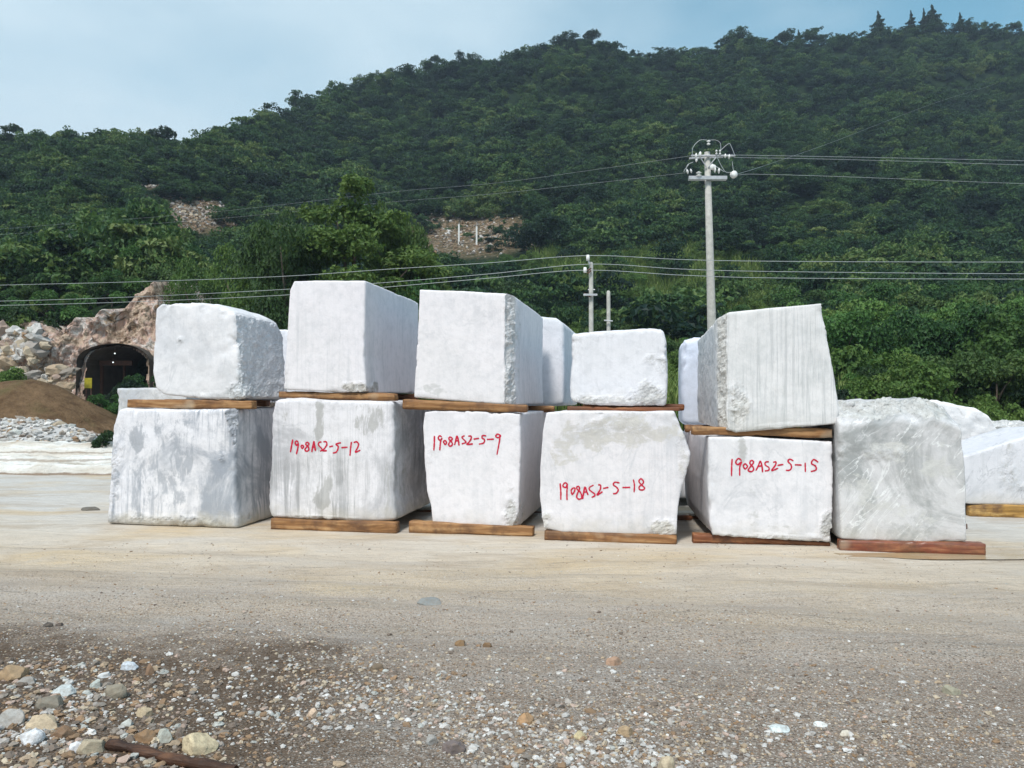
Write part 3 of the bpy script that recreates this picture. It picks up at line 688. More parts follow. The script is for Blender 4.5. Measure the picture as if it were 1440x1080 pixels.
# ------------------------------------------------------------------ timber bearers
GT = 'timber bearers under the marble blocks'
_bn = [0]
def beam(fr, x0, x1, y0, y1, label, zb=None, dy=0.0, w=0.15, a=(0.27, 0.13, 0.05), b=(0.48, 0.28, 0.13), wet=0.0, y0r=None, y1r=None):
    _bn[0] += 1
    y0r = y0 if y0r is None else y0r; y1r = y1 if y1r is None else y1r
    m = wood('bearer_wood_%d' % _bn[0], _bn[0] * 1.37, a, b, wet=wet)
    o = solid('timber_bearer', m, fr, [(x0, y0), ((x0 + x1) / 2, (y0 + y0r) / 2), (x1, y0r)], [(x1, y0r), (x1, y1r)], [(x0, y1), ((x0 + x1) / 2, (y1 + y1r) / 2), (x1, y1r)], [(x0, y0), (x0, y1)], w,
              cell=0.025, cellY=0.03, rnd=0.010, amp=0.013, chip=0.02, zb=zb, seed=40 + _bn[0])
    return tag(o, label, 'timber beam', GT)
RED = dict(a=(0.20, 0.07, 0.03), b=(0.36, 0.16, 0.07))
beam(fr_at(*F0, off=0.09), 178, 354, 561, 573.5, 'orange timber beam under the rounded block of the leftmost stack', y0r=563, y1r=576)
beam(fr_at(*F0, off=1.7), 230, 374, 561.5, 571.5, 'rear timber beam under the rounded block of the leftmost stack', **RED)
beam(fr_at(*F12, off=-0.05), 380, 557, 729, 741, 'front timber beam on the ground under the stained block', zb=-0.01, y0r=735, y1r=750)
beam(fr_at(*F12, off=1.8), 410, 605, 719, 727, 'rear timber beam under the stained block', zb=-0.01, **RED)
beam(fr_at(*F12, off=0.05), 391, 555, 550, 560, 'front timber beam under the tall lavender-white block', y0r=553, y1r=564)
beam(fr_at(*F12, off=1.75), 430, 585, 554, 564, 'rear timber beam under the tall lavender-white block', **RED)
beam(fr_at(*F9, off=-0.05), 575, 750, 733, 745, 'front timber beam under the narrow block', zb=-0.01, y0r=741, y1r=754, a=(0.30, 0.15, 0.06))
beam(fr_at(*F9, off=1.9), 620, 764, 722, 733, 'rear timber beam poking out beside the narrow block', zb=-0.01, **RED)
beam(fr_at(*F9, off=0.0), 566, 741, 561.5, 575, 'front timber beam under the square chamfered block', y0r=569.5, y1r=580.5)
beam(fr_at(*F9, off=2.0), 640, 779, 569, 577.5, 'rear timber beam under the square chamfered block', y0r=571, y1r=580)
beam(fr_at(*F18, off=-0.03), 765, 952, 746, 760, 'front timber beam under the tan-topped block', zb=-0.01, y0r=753.5, y1r=764, a=(0.28, 0.13, 0.05))
beam(fr_at(*F18, off=1.8), 800, 974, 726, 737, 'rear timber beam under the tan-topped block', zb=-0.01, **RED)
beam(fr_at(*F18, off=0.38), 797, 957, 571, 578.5, 'front dark red timber beam under the small set back block', y0r=572.5, y1r=579, **RED)
beam(fr_at(*F18, off=1.9), 820, 962, 569, 577, 'rear timber beam under the small set back block', **RED)
beam(fr_at(*F15, yaw=6.4, off=0.05), 974, 1168, 750, 759, 'front reddish timber beam under the lowest clean white block below the tilted one', zb=-0.01, y0r=763, y1r=767, **RED)
beam(fr_at(*F15, yaw=6.4, off=1.9), 958, 1120, 727, 737, 'rear timber beam under the lowest clean white block below the tilted one', zb=-0.01, **RED)
beam(fr_at(*F15, yaw=6.4, off=0.04), 974, 1173, 600, 611, 'front timber beam under the tilted block with saw lines', y0r=602, y1r=617)
beam(fr_at(*F15, yaw=6.4, off=1.8), 964, 1120, 598, 608, 'rear timber beam under the tilted block with saw lines')
beam(fr_at(*F19, off=-0.05), 1181, 1387, 760, 770, 'wet red timber beam at the puddle under the veined grey block', zb=-0.02, y0r=764.5, y1r=777, a=(0.22, 0.06, 0.03), b=(0.40, 0.17, 0.08), wet=0.8)
beam(fr_at(*F19, off=1.7), 1215, 1362, 736, 746, 'rear timber beam under the veined grey block', zb=-0.01, **RED)
beam(frY(1400, 10.85), 1363, 1560, 711, 722, 'yellow-brown timber beam under the low grey block at the right edge', zb=-0.01, a=(0.40, 0.22, 0.06), b=(0.60, 0.38, 0.14))
beam(frY(1400, 12.1), 1352, 1540, 698, 709, 'rear timber beam under the low grey block at the right edge', zb=-0.01, **RED)

# ------------------------------------------------------------------ puddle
t = NT('puddle_water'); v = t.coord('Object', (1, 3, 1))
PUD = t.fin(t.mix(t.rng(t.noise(v, 1.2, 4), 0.4, 0.65), (0.36, 0.26, 0.13), (0.44, 0.36, 0.25)), t.rng(t.noise(v, 2.0, 4), 0.4, 0.7, 0.06, 0.30), t.bump(t.noise(v, 14, 3), 0.08, 0.004), 0.5)
def puddle(cx, cy, rx, ry, n=64, z=0.004, seed=0.0):
    a = np.arange(n) / n * 2 * np.pi
    r = 1 + 0.35 * fbm(np.stack([np.cos(a) * 1.6, np.sin(a) * 1.6, np.full(n, seed)], -1), 3) * 2
    V = [(cx, cy, z)]; rings = 10
    for k in range(1, rings + 1):
        for q in range(n):
            V.append((cx + rx * r[q] * math.cos(a[q]) * k / rings, cy + ry * r[q] * math.sin(a[q]) * k / rings, z))
    T = [(0, 1 + k, 1 + (k + 1) % n) for k in range(n)]
    Q = [(1 + (k - 1) * n + q, 1 + k * n + q, 1 + k * n + (q + 1) % n, 1 + (k - 1) * n + (q + 1) % n) for k in range(1, rings) for q in range(n)]
    return tag(obj('puddle', mesh_np('puddle', np.array(V), [np.array(Q), np.array(T)]), PUD), kind='structure')
puddle(5.6, 8.22, 2.1, 0.26, seed=1.0, z=-0.004)
puddle(5.2, 5.65, 0.62, 0.10, seed=2.0, z=0.016)

# ------------------------------------------------------------------ loose stones
def ico(sub=0):
    import bmesh
    bm = bmesh.new(); bmesh.ops.create_icosphere(bm, subdivisions=sub + 1, radius=1.0)
    V = np.array([v.co[:] for v in bm.verts]); T = np.array([[v.index for v in f.verts] for f in bm.faces]); bm.free(); return V, T
ICO0, ICO1, ICO2 = ico(0), ico(1), ico(3)
PAL = np.array([(0.70, 0.69, 0.67), (0.56, 0.55, 0.53), (0.42, 0.39, 0.36), (0.27, 0.24, 0.21), (0.42, 0.32, 0.22), (0.30, 0.19, 0.11), (0.55, 0.46, 0.34), (0.16, 0.13, 0.11), (0.48, 0.36, 0.30), (0.50, 0.52, 0.49)])
def pebbles(name, xs, ys, zs, rs, weights, flat=(0.4, 0.75), geo=None, rg=rng, angular=0.40):
    V0, T0 = geo or ICO0; n = len(xs); m = len(V0)
    jit = 1 + angular * (rg.random((n, m)) * 2 - 1)
    sc = np.stack([rg.uniform(0.75, 1.35, n), rg.uniform(0.7, 1.1, n), rg.uniform(flat[0], flat[1], n)], 1)
    P = V0[None] * jit[..., None] * sc[:, None] * rs[:, None, None]
    a = rg.uniform(0, 6.28, n); b = rg.normal(0, 0.25, n)
    x, y, z = P[..., 0], P[..., 1], P[..., 2]
    x, z = x * np.cos(b)[:, None] - z * np.sin(b)[:, None], x * np.sin(b)[:, None] + z * np.cos(b)[:, None]
    x, y = x * np.cos(a)[:, None] - y * np.sin(a)[:, None], x * np.sin(a)[:, None] + y * np.cos(a)[:, None]
    P = np.stack([x + xs[:, None], y + ys[:, None], z + zs[:, None]], -1).reshape(-1, 3)
    Tt = (T0[None] + (np.arange(n) * m)[:, None, None]).reshape(-1, 3)
    me = mesh_np(name, P, Tt, False)
    ci = rg.choice(len(PAL), n, p=np.array(weights) / sum(weights)); col = PAL[ci] * rg.uniform(0.75, 1.15, (n, 1))
    cattr(me, 'stone', np.repeat(np.clip(col, 0, 0.85), m, 0)); return me
t = NT('loose_stone'); v = t.coord('Object')
c = t.attr('stone', 'Color'); nn_ = t.noise(v, 45, 5, 0.7)
c = t.mix(t.rng(nn_, 0.38, 0.68, 0.05, 0.6), c, (0.22, 0.165, 0.12), 'MIX')
STONE = t.fin(c, 0.85, t.bump(nn_, 0.5, 0.004), 0.2)
# gravel: dense near the camera and in drifts, thinning out towards the roadway
N = 60000
pyv = HOR + (F * EYE) / np.exp(rng.uniform(math.log(3.0), math.log(9.0), N)); pxv = rng.uniform(-260, 1700, N)
Yv = EYE * F / (pyv - HOR); Xv = (pxv - CX) / F * Yv
dens = smooth(6.6, 4.3, Yv + 0.10 * Xv + 1.2 * fbm2(Xv, Yv, 1.1, 4, 5.0)) * 0.95 + 0.13
dens *= 0.30 + 1.0 * smooth(-0.25, 0.25, fbm2(Xv, Yv, 0.55, 3, 9.0))
dens *= 1 - 0.55 * smooth(0.2, -1.4, Xv) * smooth(5.2, 4.4, Yv)
keep = rng.random(N) < dens
Xv, Yv = Xv[keep], Yv[keep]; n = len(Xv)
r = 0.0035 + 0.0045 * rng.random(n) ** 2 + 0.010 * (rng.random(n) ** 16) + Yv * 0.0002
drift = smooth(0.05, 0.4, fbm2(Xv, Yv, 0.8, 3, 12.0)) * smooth(6.0, 4.2, Yv)
r = r * (1 + 0.9 * drift * rng.random(n))
gm = pebbles('gravel', Xv, Yv, ground_h(Xv, Yv) + r * 0.0, r, [0.8, 1.2, 2.6, 3.6, 2.6, 3.2, 2, 3.2, 1.6, 0.8])
tag(obj('gravel', gm, STONE), 'loose grey, white and brown gravel strewn over the yard in front of the blocks', 'gravel', kind='stuff')
# drifts of coarser white chippings
cx_, cy_ = [], []
for (px, py, sx_, sy_, k) in [(560, 985, 80, 22, 380), (690, 1010, 80, 20, 300), (820, 1045, 70, 16, 320), (900, 1062, 60, 10, 200), (50, 1040, 30, 14, 150), (110, 1000, 30, 20, 90), (430, 985, 70, 30, 260), (330, 1000, 60, 30, 90), (1060, 1050, 200, 20, 200), (60, 960, 80, 25, 160), (1300, 1020, 200, 30, 160), (690, 930, 300, 25, 240), (250, 930, 200, 15, 120)]:
    a = rng.normal(px, sx_, k); b = np.clip(rng.normal(py, sy_, k), 860, 1130)
    y = EYE * F / (b - HOR); cy_.append(y); cx_.append((a - CX) / F * y)
cx_ = np.concatenate(cx_); cy_ = np.concatenate(cy_); n = len(cx_)
r = 0.006 + 0.013 * rng.random(n) ** 2.6
tag(obj('stone_chippings', pebbles('stone_chippings', cx_, cy_, ground_h(cx_, cy_) + r * 0.2, r, [3.4, 3.6, 3, 2, 1.6, 1.4, 1.6, 1.2, 1, 1], geo=ICO1, angular=0.30), STONE),
    'drifts of coarser white and grey stone chippings across the near ground', 'gravel', kind='stuff')

n = 1700; a = rng.normal(100, 140, n); b = rng.uniform(925, 1120, n); cy_ = EYE * F / (b - HOR); cx_ = (a - CX) / F * cy_; r = 0.006 + 0.020 * rng.random(n) ** 2.4
tag(obj('brown_rubble', pebbles('brown_rubble', cx_, cy_, ground_h(cx_, cy_) + r * 0.15, r, [0.4, 0.6, 1.2, 2.2, 2.4, 4, 1.4, 3.6, 1.5, 1], geo=ICO1, angular=0.34), STONE), 'brown clods and broken stones in the soil at the near left', 'rubble', kind='stuff')
def rock(px, py, w, h, col, label, seed, flat=0.8, cat='rock', group='larger stones lying on the near gravel'):
    """a rock w x h pixels, its foot at (px, py)"""
    Y = EYE * F / (py - HOR); x = (px - CX) / F * Y; W = w / F * Y / 2; H = h / F * Y
    V, T = ICO2
    V = V.copy(); sd = np.array([seed * 3.1, seed, -seed])
    # facet it: clip by a few random planes
    rg = np.random.default_rng(int(seed * 100))
    for k in range(9):
        nrm = rg.normal(size=3); nrm[2] = abs(nrm[2]) * 0.9; nrm /= np.linalg.norm(nrm); off = rg.uniform(0.55, 0.85)
        d = V @ nrm - off; m = d > 0; V[m] -= d[m, None] * nrm
    V *= (1 + 0.13 * fbm(V * 2 + sd, 3))[:, None]
    V = V * np.array([W / max(abs(V[:, 0]).max(), .01), W * flat / max(abs(V[:, 1]).max(), .01), H * 0.72 / max(abs(V[:, 2]).max(), .01)])
    me = mesh_np('rock', V, T, False); c = np.tile(np.array(col), (len(V), 1)) * (1 + 0.2 * fbm(V * 30 + sd, 3))[:, None]
    cattr(me, 'stone', np.clip(c, 0, 0.9))
    z = float(ground_h(np.array([x]), np.array([Y]))[0])
    o = obj('rock', me, STONE, loc=(x, Y + W * flat * 0.5, z + H * 0.22), rz=0)
    return tag(o, label, cat, group)
TAN, BRN, GRY, WHT, DRK = (0.50, 0.38, 0.24), (0.26, 0.16, 0.10), (0.34, 0.33, 0.31), (0.70, 0.70, 0.70), (0.12, 0.10, 0.085)
rock(18, 956, 50, 22, (0.42, 0.29, 0.17), 'tan brown rock at the left edge, farthest of the near rubble', 1)
rock(40, 964, 26, 10, GRY, 'flat grey stone just right of the tan brown rock at the left edge', 2)
rock(183, 938, 24, 12, (0.62, 0.68, 0.74), 'bluish white angular chip standing apart at left', 3)
rock(213, 944, 14, 17, BRN, 'small upright brown stone beside the bluish white chip', 4)
rock(138, 966, 18, 12, (0.45, 0.50, 0.47), 'greenish grey pebble above the long olive rock', 5)
rock(162, 980, 38, 22, (0.30, 0.27, 0.21), 'long olive grey rock pointing down to the right', 6)
rock(88, 981, 40, 12, (0.55, 0.60, 0.60), 'pale flat slab resting over the dark olive rock', 7)
rock(72, 1004, 40, 20, (0.24, 0.22, 0.18), 'dark olive rock below the pale flat slab', 8)
rock(205, 1011, 22, 16, (0.52, 0.42, 0.28), 'yellowish tan pebble alone on brown soil', 9)
rock(150, 950, 20, 7, (0.66, 0.68, 0.68), 'small white flake near the bluish white chip', 10)
rock(62, 1038, 48, 24, (0.60, 0.48, 0.33), 'cream sandy rock between white chips at lower left', 11)
rock(12, 1032, 44, 22, (0.48, 0.46, 0.43), 'large grey rock cut by the left edge of the frame', 12)
rock(90, 1052, 34, 18, (0.20, 0.12, 0.07), 'dark brown stone right of the cream sandy rock', 13)
rock(277, 1062, 56, 26, (0.66, 0.55, 0.36), 'big pale yellow rock above the rotten log', 14)
rock(205, 1052, 32, 18, (0.28, 0.17, 0.09), 'brown rock left of the greenish stone behind the log', 15)
rock(232, 1050, 26, 18, (0.44, 0.46, 0.41), 'greenish grey stone between brown rock and big yellow rock', 16)
rock(130, 1072, 42, 22, (0.42, 0.36, 0.26), 'olive tan rock at the bottom edge by the log end', 17)
rock(45, 1062, 36, 22, (0.72, 0.73, 0.75), 'white crystalline lump at lower left', 18)
rock(108, 1072, 22, 14, (0.74, 0.75, 0.78), 'white splinter beside the olive tan rock', 19)
rock(441, 1004, 18, 14, (0.70, 0.52, 0.38), 'pinkish cream pebble right of centre-left gravel', 20)
rock(334, 946, 12, 6, (0.66, 0.66, 0.64), 'tiny pale pebble on the upper left gravel', 21)
rock(648, 902, 17, 10, (0.22, 0.13, 0.06), 'rusty brown stone, left of a pair on the roadway', 22)
rock(686, 902, 14, 7, (0.20, 0.12, 0.06), 'flat rusty stone, right of a pair on the roadway', 23)
rock(530, 940, 19, 10, (0.17, 0.13, 0.09), 'dark oval stone on mid gravel', 24)
rock(638, 1055, 34, 19, (0.17, 0.14, 0.14), 'dark purple grey rock low in the middle', 25)
rock(606, 1042, 20, 13, (0.32, 0.32, 0.31), 'grey stone left of the dark purple rock', 26)
rock(738, 1015, 26, 16, (0.45, 0.27, 0.14), 'orange brown stone among white chippings', 27)
rock(790, 995, 8, 7, (0.05, 0.05, 0.05), 'tiny black pebble right of centre', 28)
rock(862, 932, 24, 11, (0.40, 0.25, 0.17), 'reddish stone on the mid right gravel', 29)
rock(816, 1037, 20, 13, (0.56, 0.47, 0.28), 'yellow pebble in the line of white pebbles', 30)
rock(880, 1033, 26, 12, (0.42, 0.30, 0.18), 'brown stone right of the yellow pebble', 31)
rock(935, 1082, 26, 24, (0.56, 0.47, 0.33), 'cream stone cut by the bottom edge right of centre', 32)
rock(1094, 1027, 30, 9, (0.66, 0.74, 0.74), 'flat pale blue stone embedded at right', 33)
rock(1152, 1020, 20, 6, (0.74, 0.78, 0.77), 'thin white flake right of the pale blue stone', 34)
rock(1185, 1034, 16, 8, (0.68, 0.62, 0.52), 'cream pebble below the thin white flake', 35)
rock(70, 879, 13, 7, (0.05, 0.05, 0.05), 'black stone, nearer of a pair at upper left gravel', 36)
rock(86, 877, 10, 5, (0.07, 0.06, 0.06), 'small black stone beside a bigger black one at upper left', 37)
rock(606, 842, 38, 8, (0.24, 0.26, 0.26), 'flat dark grey stone lying on the roadway below number 9', 38)
rock(1336, 975, 26, 13, (0.33, 0.32, 0.24), 'mossy grey stone at right on the gravel', 39)
rock(128, 717, 28, 6, (0.13, 0.13, 0.12), 'dark flat stone on the ground left of the leftmost stack', 40)
# rotten log
P = np.array([at(px, py, EYE * F / (py + 8 - HOR)) for px, py in ((152, 1056), (195, 1060), (240, 1067), (285, 1076), (330, 1084))])
P[:, 2] = 0.02 + ground_h(P[:, 0], P[:, 1]); P = np.array([P[0] + (P[-1] - P[0]) * k / 24 for k in range(25)]) ; P[:, 2] += 0.004 * np.sin(np.arange(25) * 0.4)
mb = MB(); mb.tube(P, 0.024 + 0.004 * np.sin(np.arange(25) * 1.1), 14)
me = mb.me('rotten_log', False); V = np.array([q.co[:] for q in me.vertices]); V += 0.007 * np.stack([fbm(V * 20 + k * 7, 3) for k in range(3)], -1)
me.vertices.foreach_set('co', V.astype(np.float32).ravel()); me.update()
tag(obj('rotten_log', me, wood('rotten_wood', 5.5, (0.07, 0.032, 0.018), (0.15, 0.07, 0.035), (0.02, 0.012, 0.01))), 'dark brown rotten length of wood at the lower left', 'log')

# ------------------------------------------------------------------ hill terrain
SIL = np.array([(-400, 215), (-100, 195), (0, 188), (60, 196), (120, 192), (170, 186), (225, 182), (280, 184), (330, 172), (400, 156), (470, 124), (540, 104), (600, 90), (700, 74), (800, 56), (900, 60), (1000, 60), (1100, 50), (1200, 42), (1300, 32), (1440, 32), (1700, 60), (1900, 120)], float)
R1T = np.array([(-400, 120), (0, 125), (300, 135), (420, 180), (600, 215), (1000, 240), (1440, 255), (1900, 260)], float)
R0T = np.array([(-400, 46), (230, 44), (300, 38), (400, 34), (800, 29), (1100, 27), (1900, 24)], float)
E0T = np.array([(-400, 0.085), (-60, 0.085), (100, 0.10), (190, 0.125), (225, 0.10), (300, -0.02), (360, -1.65 / 34), (1900, -1.65 / 26)], float)
def tab(T, p): return np.interp(p, T[:, 0], T[:, 1])
def hill_z(p, t):
    """p: image column = azimuth, t: 0 at the foot, 1 at the ridge"""
    r0, r1 = tab(R0T, p), tab(R1T, p); r = r0 + (r1 - r0) * t
    e1 = (HOR - tab(SIL, p)) / F - 3.0 / r1; e0 = tab(E0T, p)
    g = np.where(t <= 1, np.clip(t, 0, 1) ** 0.78, 1)
    e = e0 + (e1 - e0) * g
    # a bench of loose rock half way up, left of centre
    bn = np.exp(-((p - 655) / 95) ** 2) * np.exp(-((t - 0.33) / 0.10) ** 2)
    z = EYE + e * r
    X = (p - CX) / F * r; Y = r
    fold = fbm2(X + 0.6 * Y, Y, 48, 4, 3.3)
    z = z + fold * np.clip(t, 0, 1) * smooth(0.05, 0.5, t) * (1 - smooth(0.8, 1.0, t)) * 0.11 * r + 0.02 * r * fbm2(X, Y, 9, 3, 4.4) * smooth(0, .1, t) + bn * 1.0
    z = np.where(t > 1, z - (t - 1) * r1 * 0.45, z)
    return X, Y, z
def hill_t_at(px, py):
    ts = np.linspace(0.0, 1.0, 400); X, Y, Z = hill_z(np.full(400, float(px)), ts)
    ppx, ppy = project(np.stack([X, Y, Z], -1)); m = np.where(ppy <= py)[0]
    return ts[m[0]] if len(m) else 1.0
pv = np.linspace(-400, 1900, 260); tv = np.concatenate([np.linspace(0, 1, 110), np.linspace(1.02, 1.5, 10)])
PV, TV = np.meshgrid(pv, tv, indexing='ij'); HX, HY, HZ = hill_z(PV, TV)
HX = np.concatenate([HX[:, :1], HX], 1); HY = np.concatenate([HY[:, :1] - 0.8, HY], 1); HZ = np.concatenate([np.full_like(HZ[:, :1], -0.5), HZ], 1)
HP = np.stack([HX, HY, HZ], -1).reshape(-1, 3)
ppx, ppy = project(HP)
SCREE = [(664, 330, 98, 27), (278, 302, 66, 25), (205, 263, 30, 2)]
sc_m = np.zeros(len(HP))
for (a, b, ra_, rb_) in SCREE[:3]: sc_m = np.maximum(sc_m, smooth(1.3, 0.8, np.sqrt(((ppx - a) / ra_) ** 2 + ((ppy - b) / rb_) ** 2) + 0.3 * fbm(HP / 3, 3)))
t = NT('hillside_soil'); v = t.coord('Object')
c = t.ramp(t.noise(v, 0.5, 6, 0.7), [(0.3, (0.008, 0.018, 0.009)), (0.5, (0.014, 0.030, 0.012)), (0.7, (0.026, 0.040, 0.014))])
rk = t.ramp(t.noise(v, 1.4, 7, 0.75), [(0.36, (0.03, 0.035, 0.02)), (0.46, (0.10, 0.085, 0.055)), (0.54, (0.20, 0.13, 0.07)), (0.62, (0.26, 0.24, 0.21))])
c = t.mix(t.attr('scree'), c, rk)
HILLM = t.fin(c, 0.95, t.bump(t.noise(v, 2.5, 6, 0.7), 0.8, 0.4), 0.1)
me = mesh_np('hill', HP, gridq(np.arange(len(HP)).reshape(HX.shape))); fattr(me, 'scree', sc_m)
tag(obj('hill', me, HILLM), kind='structure')

# ------------------------------------------------------------------ foliage prototypes
def leaf_cloud(lobes, n, size, rg, up=0.35, long=1.5, shell=(0.62, 1.04)):
    """lobes: (x,y,z,rx,ry,rz); n small leaf clusters spread through the lobes' outer volume"""
    L_ = np.array(lobes, float); vol = (L_[:, 3] * L_[:, 4] * L_[:, 5]) ** (2 / 3); k = rg.choice(len(L_), n, p=vol / vol.sum())
    d = rg.normal(size=(n, 3)); d /= np.linalg.norm(d, axis=1)[:, None]; d[:, 2] = np.where(d[:, 2] < -0.35, -d[:, 2], d[:, 2])
    rad = rg.uniform(shell[0], shell[1], n) ** 0.8
    wob = 1 + 0.30 * fbm(d * 2.2 + L_[k, :3], 3)
    C = L_[k, :3] + d * L_[k, 3:] * (rad * wob)[:, None]
    nn = d * 0.9 + rg.normal(size=(n, 3)) * 0.62 + np.array([0, 0, up]); nn /= np.linalg.norm(nn, axis=1)[:, None]
    a = np.cross(nn, rg.normal(size=(n, 3))); a /= np.linalg.norm(a, axis=1)[:, None]; b = np.cross(nn, a)
    s = size * rg.uniform(0.6, 1.35, n)[:, None]
    # folded leaf spray: 2 quads
    q0 = C - a * s * 0.5 * long; q1 = C + b * s * 0.45 + nn * s * 0.12; q2 = C + a * s * 0.5 * long - nn * s * 0.18; q3 = C - b * s * 0.45 + nn * s * 0.12
    V = np.stack([q0, q1, q2, q3], 1).reshape(-1, 3)
    Q = np.arange(n * 4).reshape(-1, 4)
    T = np.concatenate([Q[:, [0, 1, 2]], Q[:, [0, 2, 3]]])
    return V, T
def clump(Ls, rg, k=5, f=0.5):
    o_ = []
    for q in Ls:
        o_.append((q[0], q[1], q[2], q[3] * 0.62, q[4] * 0.62, q[5] * 0.62))
        for j in range(k):
            d = rg.normal(size=3); d /= np.linalg.norm(d); d[2] = abs(d[2]) * 0.9 - 0.15; g_ = rg.uniform(0.28, f)
            o_.append((q[0] + d[0] * q[3] * 0.72, q[1] + d[1] * q[4] * 0.72, q[2] + d[2] * q[5] * 0.8, q[3] * g_, q[4] * g_, q[5] * g_ * 0.8))
    return o_
def leaf_mesh(name, V, T, mat):
    m_ = mesh_np(name, V, T, False); m_.materials.append(mat); return m_
def crown_lobes(kind, rg):
    Ls = []
    if kind == 'round':
        for k in range(11):
            a = rg.uniform(0, 6.28); r = rg.uniform(0.1, 0.62); z = rg.uniform(0.32, 0.85)
            s = rg.uniform(0.22, 0.40) * (1.15 - 0.4 * abs(z - 0.5)); Ls.append((r * math.cos(a) * 0.8, r * math.sin(a) * 0.8, z, s, s, s * 0.72))
    elif kind == 'cone':
        for k in range(16):
            z = 0.12 + 0.84 * k / 15; r = (0.36 * (1 - z) + 0.05) * rg.uniform(0.75, 1.25); a = rg.uniform(0, 6.28); Ls.append((0.22 * math.cos(a) * (1 - z), 0.22 * math.sin(a) * (1 - z), z, r, r, 0.09))
    elif kind == 'spread':
        for k in range(10):
            a = rg.uniform(0, 6.28); r = rg.uniform(0.15, 0.78); z = 0.55 + 0.35 * rg.random() - 0.18 * r
            s = rg.uniform(0.22, 0.36); Ls.append((r * math.cos(a), r * math.sin(a), z, s, s, s * 0.42))
    elif kind == 'bush':
        for k in range(9):
            a = rg.uniform(0, 6.28); r = rg.uniform(0.0, 0.6); z = rg.uniform(0.12, 0.62) * (1 - 0.4 * r)
            s = rg.uniform(0.26, 0.42); Ls.append((r * math.cos(a), r * math.sin(a), z, s, s, s * 0.8))
    return Ls
def trunk_mesh(lobes, rg, h0=0.0, r0=0.035):
    mb = MB(); L_ = np.array(lobes); top = L_[:, 2].max()
    P = np.array([(0.02 * math.sin(k * 1.3), 0.02 * math.cos(k * 1.7), -0.06 + (top * 0.85 + 0.06) * k / 6) for k in range(7)])
    mb.tube(P, r0 * (1 - 0.12 * np.arange(7)), 7)
    for q in L_[rg.permutation(len(L_))[:7]]:
        z0 = max(0.08, q[2] * 0.55); a = np.array([0, 0, z0]); e = q[:3]
        mid = (a + e) / 2 + np.array([0, 0, 0.03]); mb.tube(np.array([a, mid, e]), [r0 * 0.5, r0 * 0.33, r0 * 0.12], 5)
    return mb.me('trunk', True)
def proto(kind, n, size, seed, mat, name, stretch=(1, 1, 1)):
    rg = np.random.default_rng(seed); lb = crown_lobes(kind, rg)
    V, T = leaf_cloud(clump(lb, rg), n, size, rg); V *= np.array(stretch)
    cm_ = leaf_mesh('crown', V, T, mat)
    tm = trunk_mesh(lb, rg); tm.materials.append(BARK); return cm_, tm

# --- the far forest: one mass, thousands of crowns instanced over the hillside by geometry nodes
far_src = []
for i, (kd, n, sz, sd) in enumerate([('round', 1500, 0.052, 51), ('round', 1300, 0.058, 52), ('spread', 1300, 0.055, 53), ('bush', 1400, 0.060, 54), ('round', 1200, 0.062, 55), ('spread', 900, 0.06, 56), ('bush', 1000, 0.07, 57)]):
    rg = np.random.default_rng(sd); V, T = leaf_cloud(clump(crown_lobes(kd, rg), rg, 3, 0.6), n, sz, rg, up=0.6)
    m_ = leaf_mesh('forest_crown_%d' % i, V, T, LEAF_FAR)
    far_src.append(bpy.data.objects.new('forest_crown_%d' % i, m_))
NF = 15000
tt_ = rng.random(NF) ** 0.72; pp_ = rng.uniform(-330, 1800, NF)
fx, fy, fz = hill_z(pp_, tt_)
hgt = rng.uniform(2.8, 6.8, NF) * (0.85 + 0.35 * fbm2(fx, fy, 14, 2, 8.0)) * np.where(pp_ < 330, 0.85, 1.0)
_, py_top = project(np.stack([fx, fy, fz + hgt * 0.95], -1)); _, py_bot = project(np.stack([fx, fy, fz], -1))
ok = (tt_ > np.where(pp_ > 330, 0.12, 0.035)) & ~((pp_ > 690 + 40 * rng.normal(size=NF)) & (pp_ < 1160 + 40 * rng.normal(size=NF)) & (tt_ < 0.37) & (rng.random(NF) < 0.90))
for (a, b, ra_, rb_) in SCREE[:3]:
    q_ = np.abs(pp_ - a) / (ra_ * (1 + 0.18 * rng.normal(size=NF))); hh_ = rb_ * np.sqrt(np.clip(1 - q_ ** 2, 0, 1)) * rng.uniform(0.5, 1.1, NF)
    ok &= ~((q_ < 1) & (py_top < b + hh_) & (py_bot > b - hh_) & (rng.random(NF) < 0.93))
    hgt = np.where((q_ < 1.1) & (np.abs((py_top + py_bot) / 2 - b) < rb_ * 1.3), hgt * 0.5, hgt)
FP = np.stack([fx, fy, fz - 0.5], -1)[ok]; hs = hgt[ok]; nF = len(FP)
fm = bpy.data.meshes.new('forest'); fm.vertices.add(nF); fm.vertices.foreach_set('co', FP.astype(np.float32).ravel())
fattr(fm, 'size', hs); fattr(fm, 'spin', rng.uniform(0, 6.28, nF)); fattr(fm, 'wid', rng.uniform(0.5, 1.05, nF))
a = fm.attributes.new('pick', 'INT', 'POINT'); a.data.foreach_set('value', rng.integers(0, len(far_src), nF).astype(np.int32))
fm.materials.append(LEAF_FAR)
fo = obj('forest', fm); tag(fo, 'dense dark green forest covering the whole hillside behind the blocks', 'forest', kind='stuff')
ng = bpy.data.node_groups.new('forest_nodes', 'GeometryNodeTree')
ng.interface.new_socket('Geometry', in_out='INPUT', socket_type='NodeSocketGeometry'); ng.interface.new_socket('Geometry', in_out='OUTPUT', socket_type='NodeSocketGeometry')
gi, goN = ng.nodes.new('NodeGroupInput'), ng.nodes.new('NodeGroupOutput')
mp_ = ng.nodes.new('GeometryNodeMeshToPoints'); iop = ng.nodes.new('GeometryNodeInstanceOnPoints'); jn = ng.nodes.new('GeometryNodeJoinGeometry')
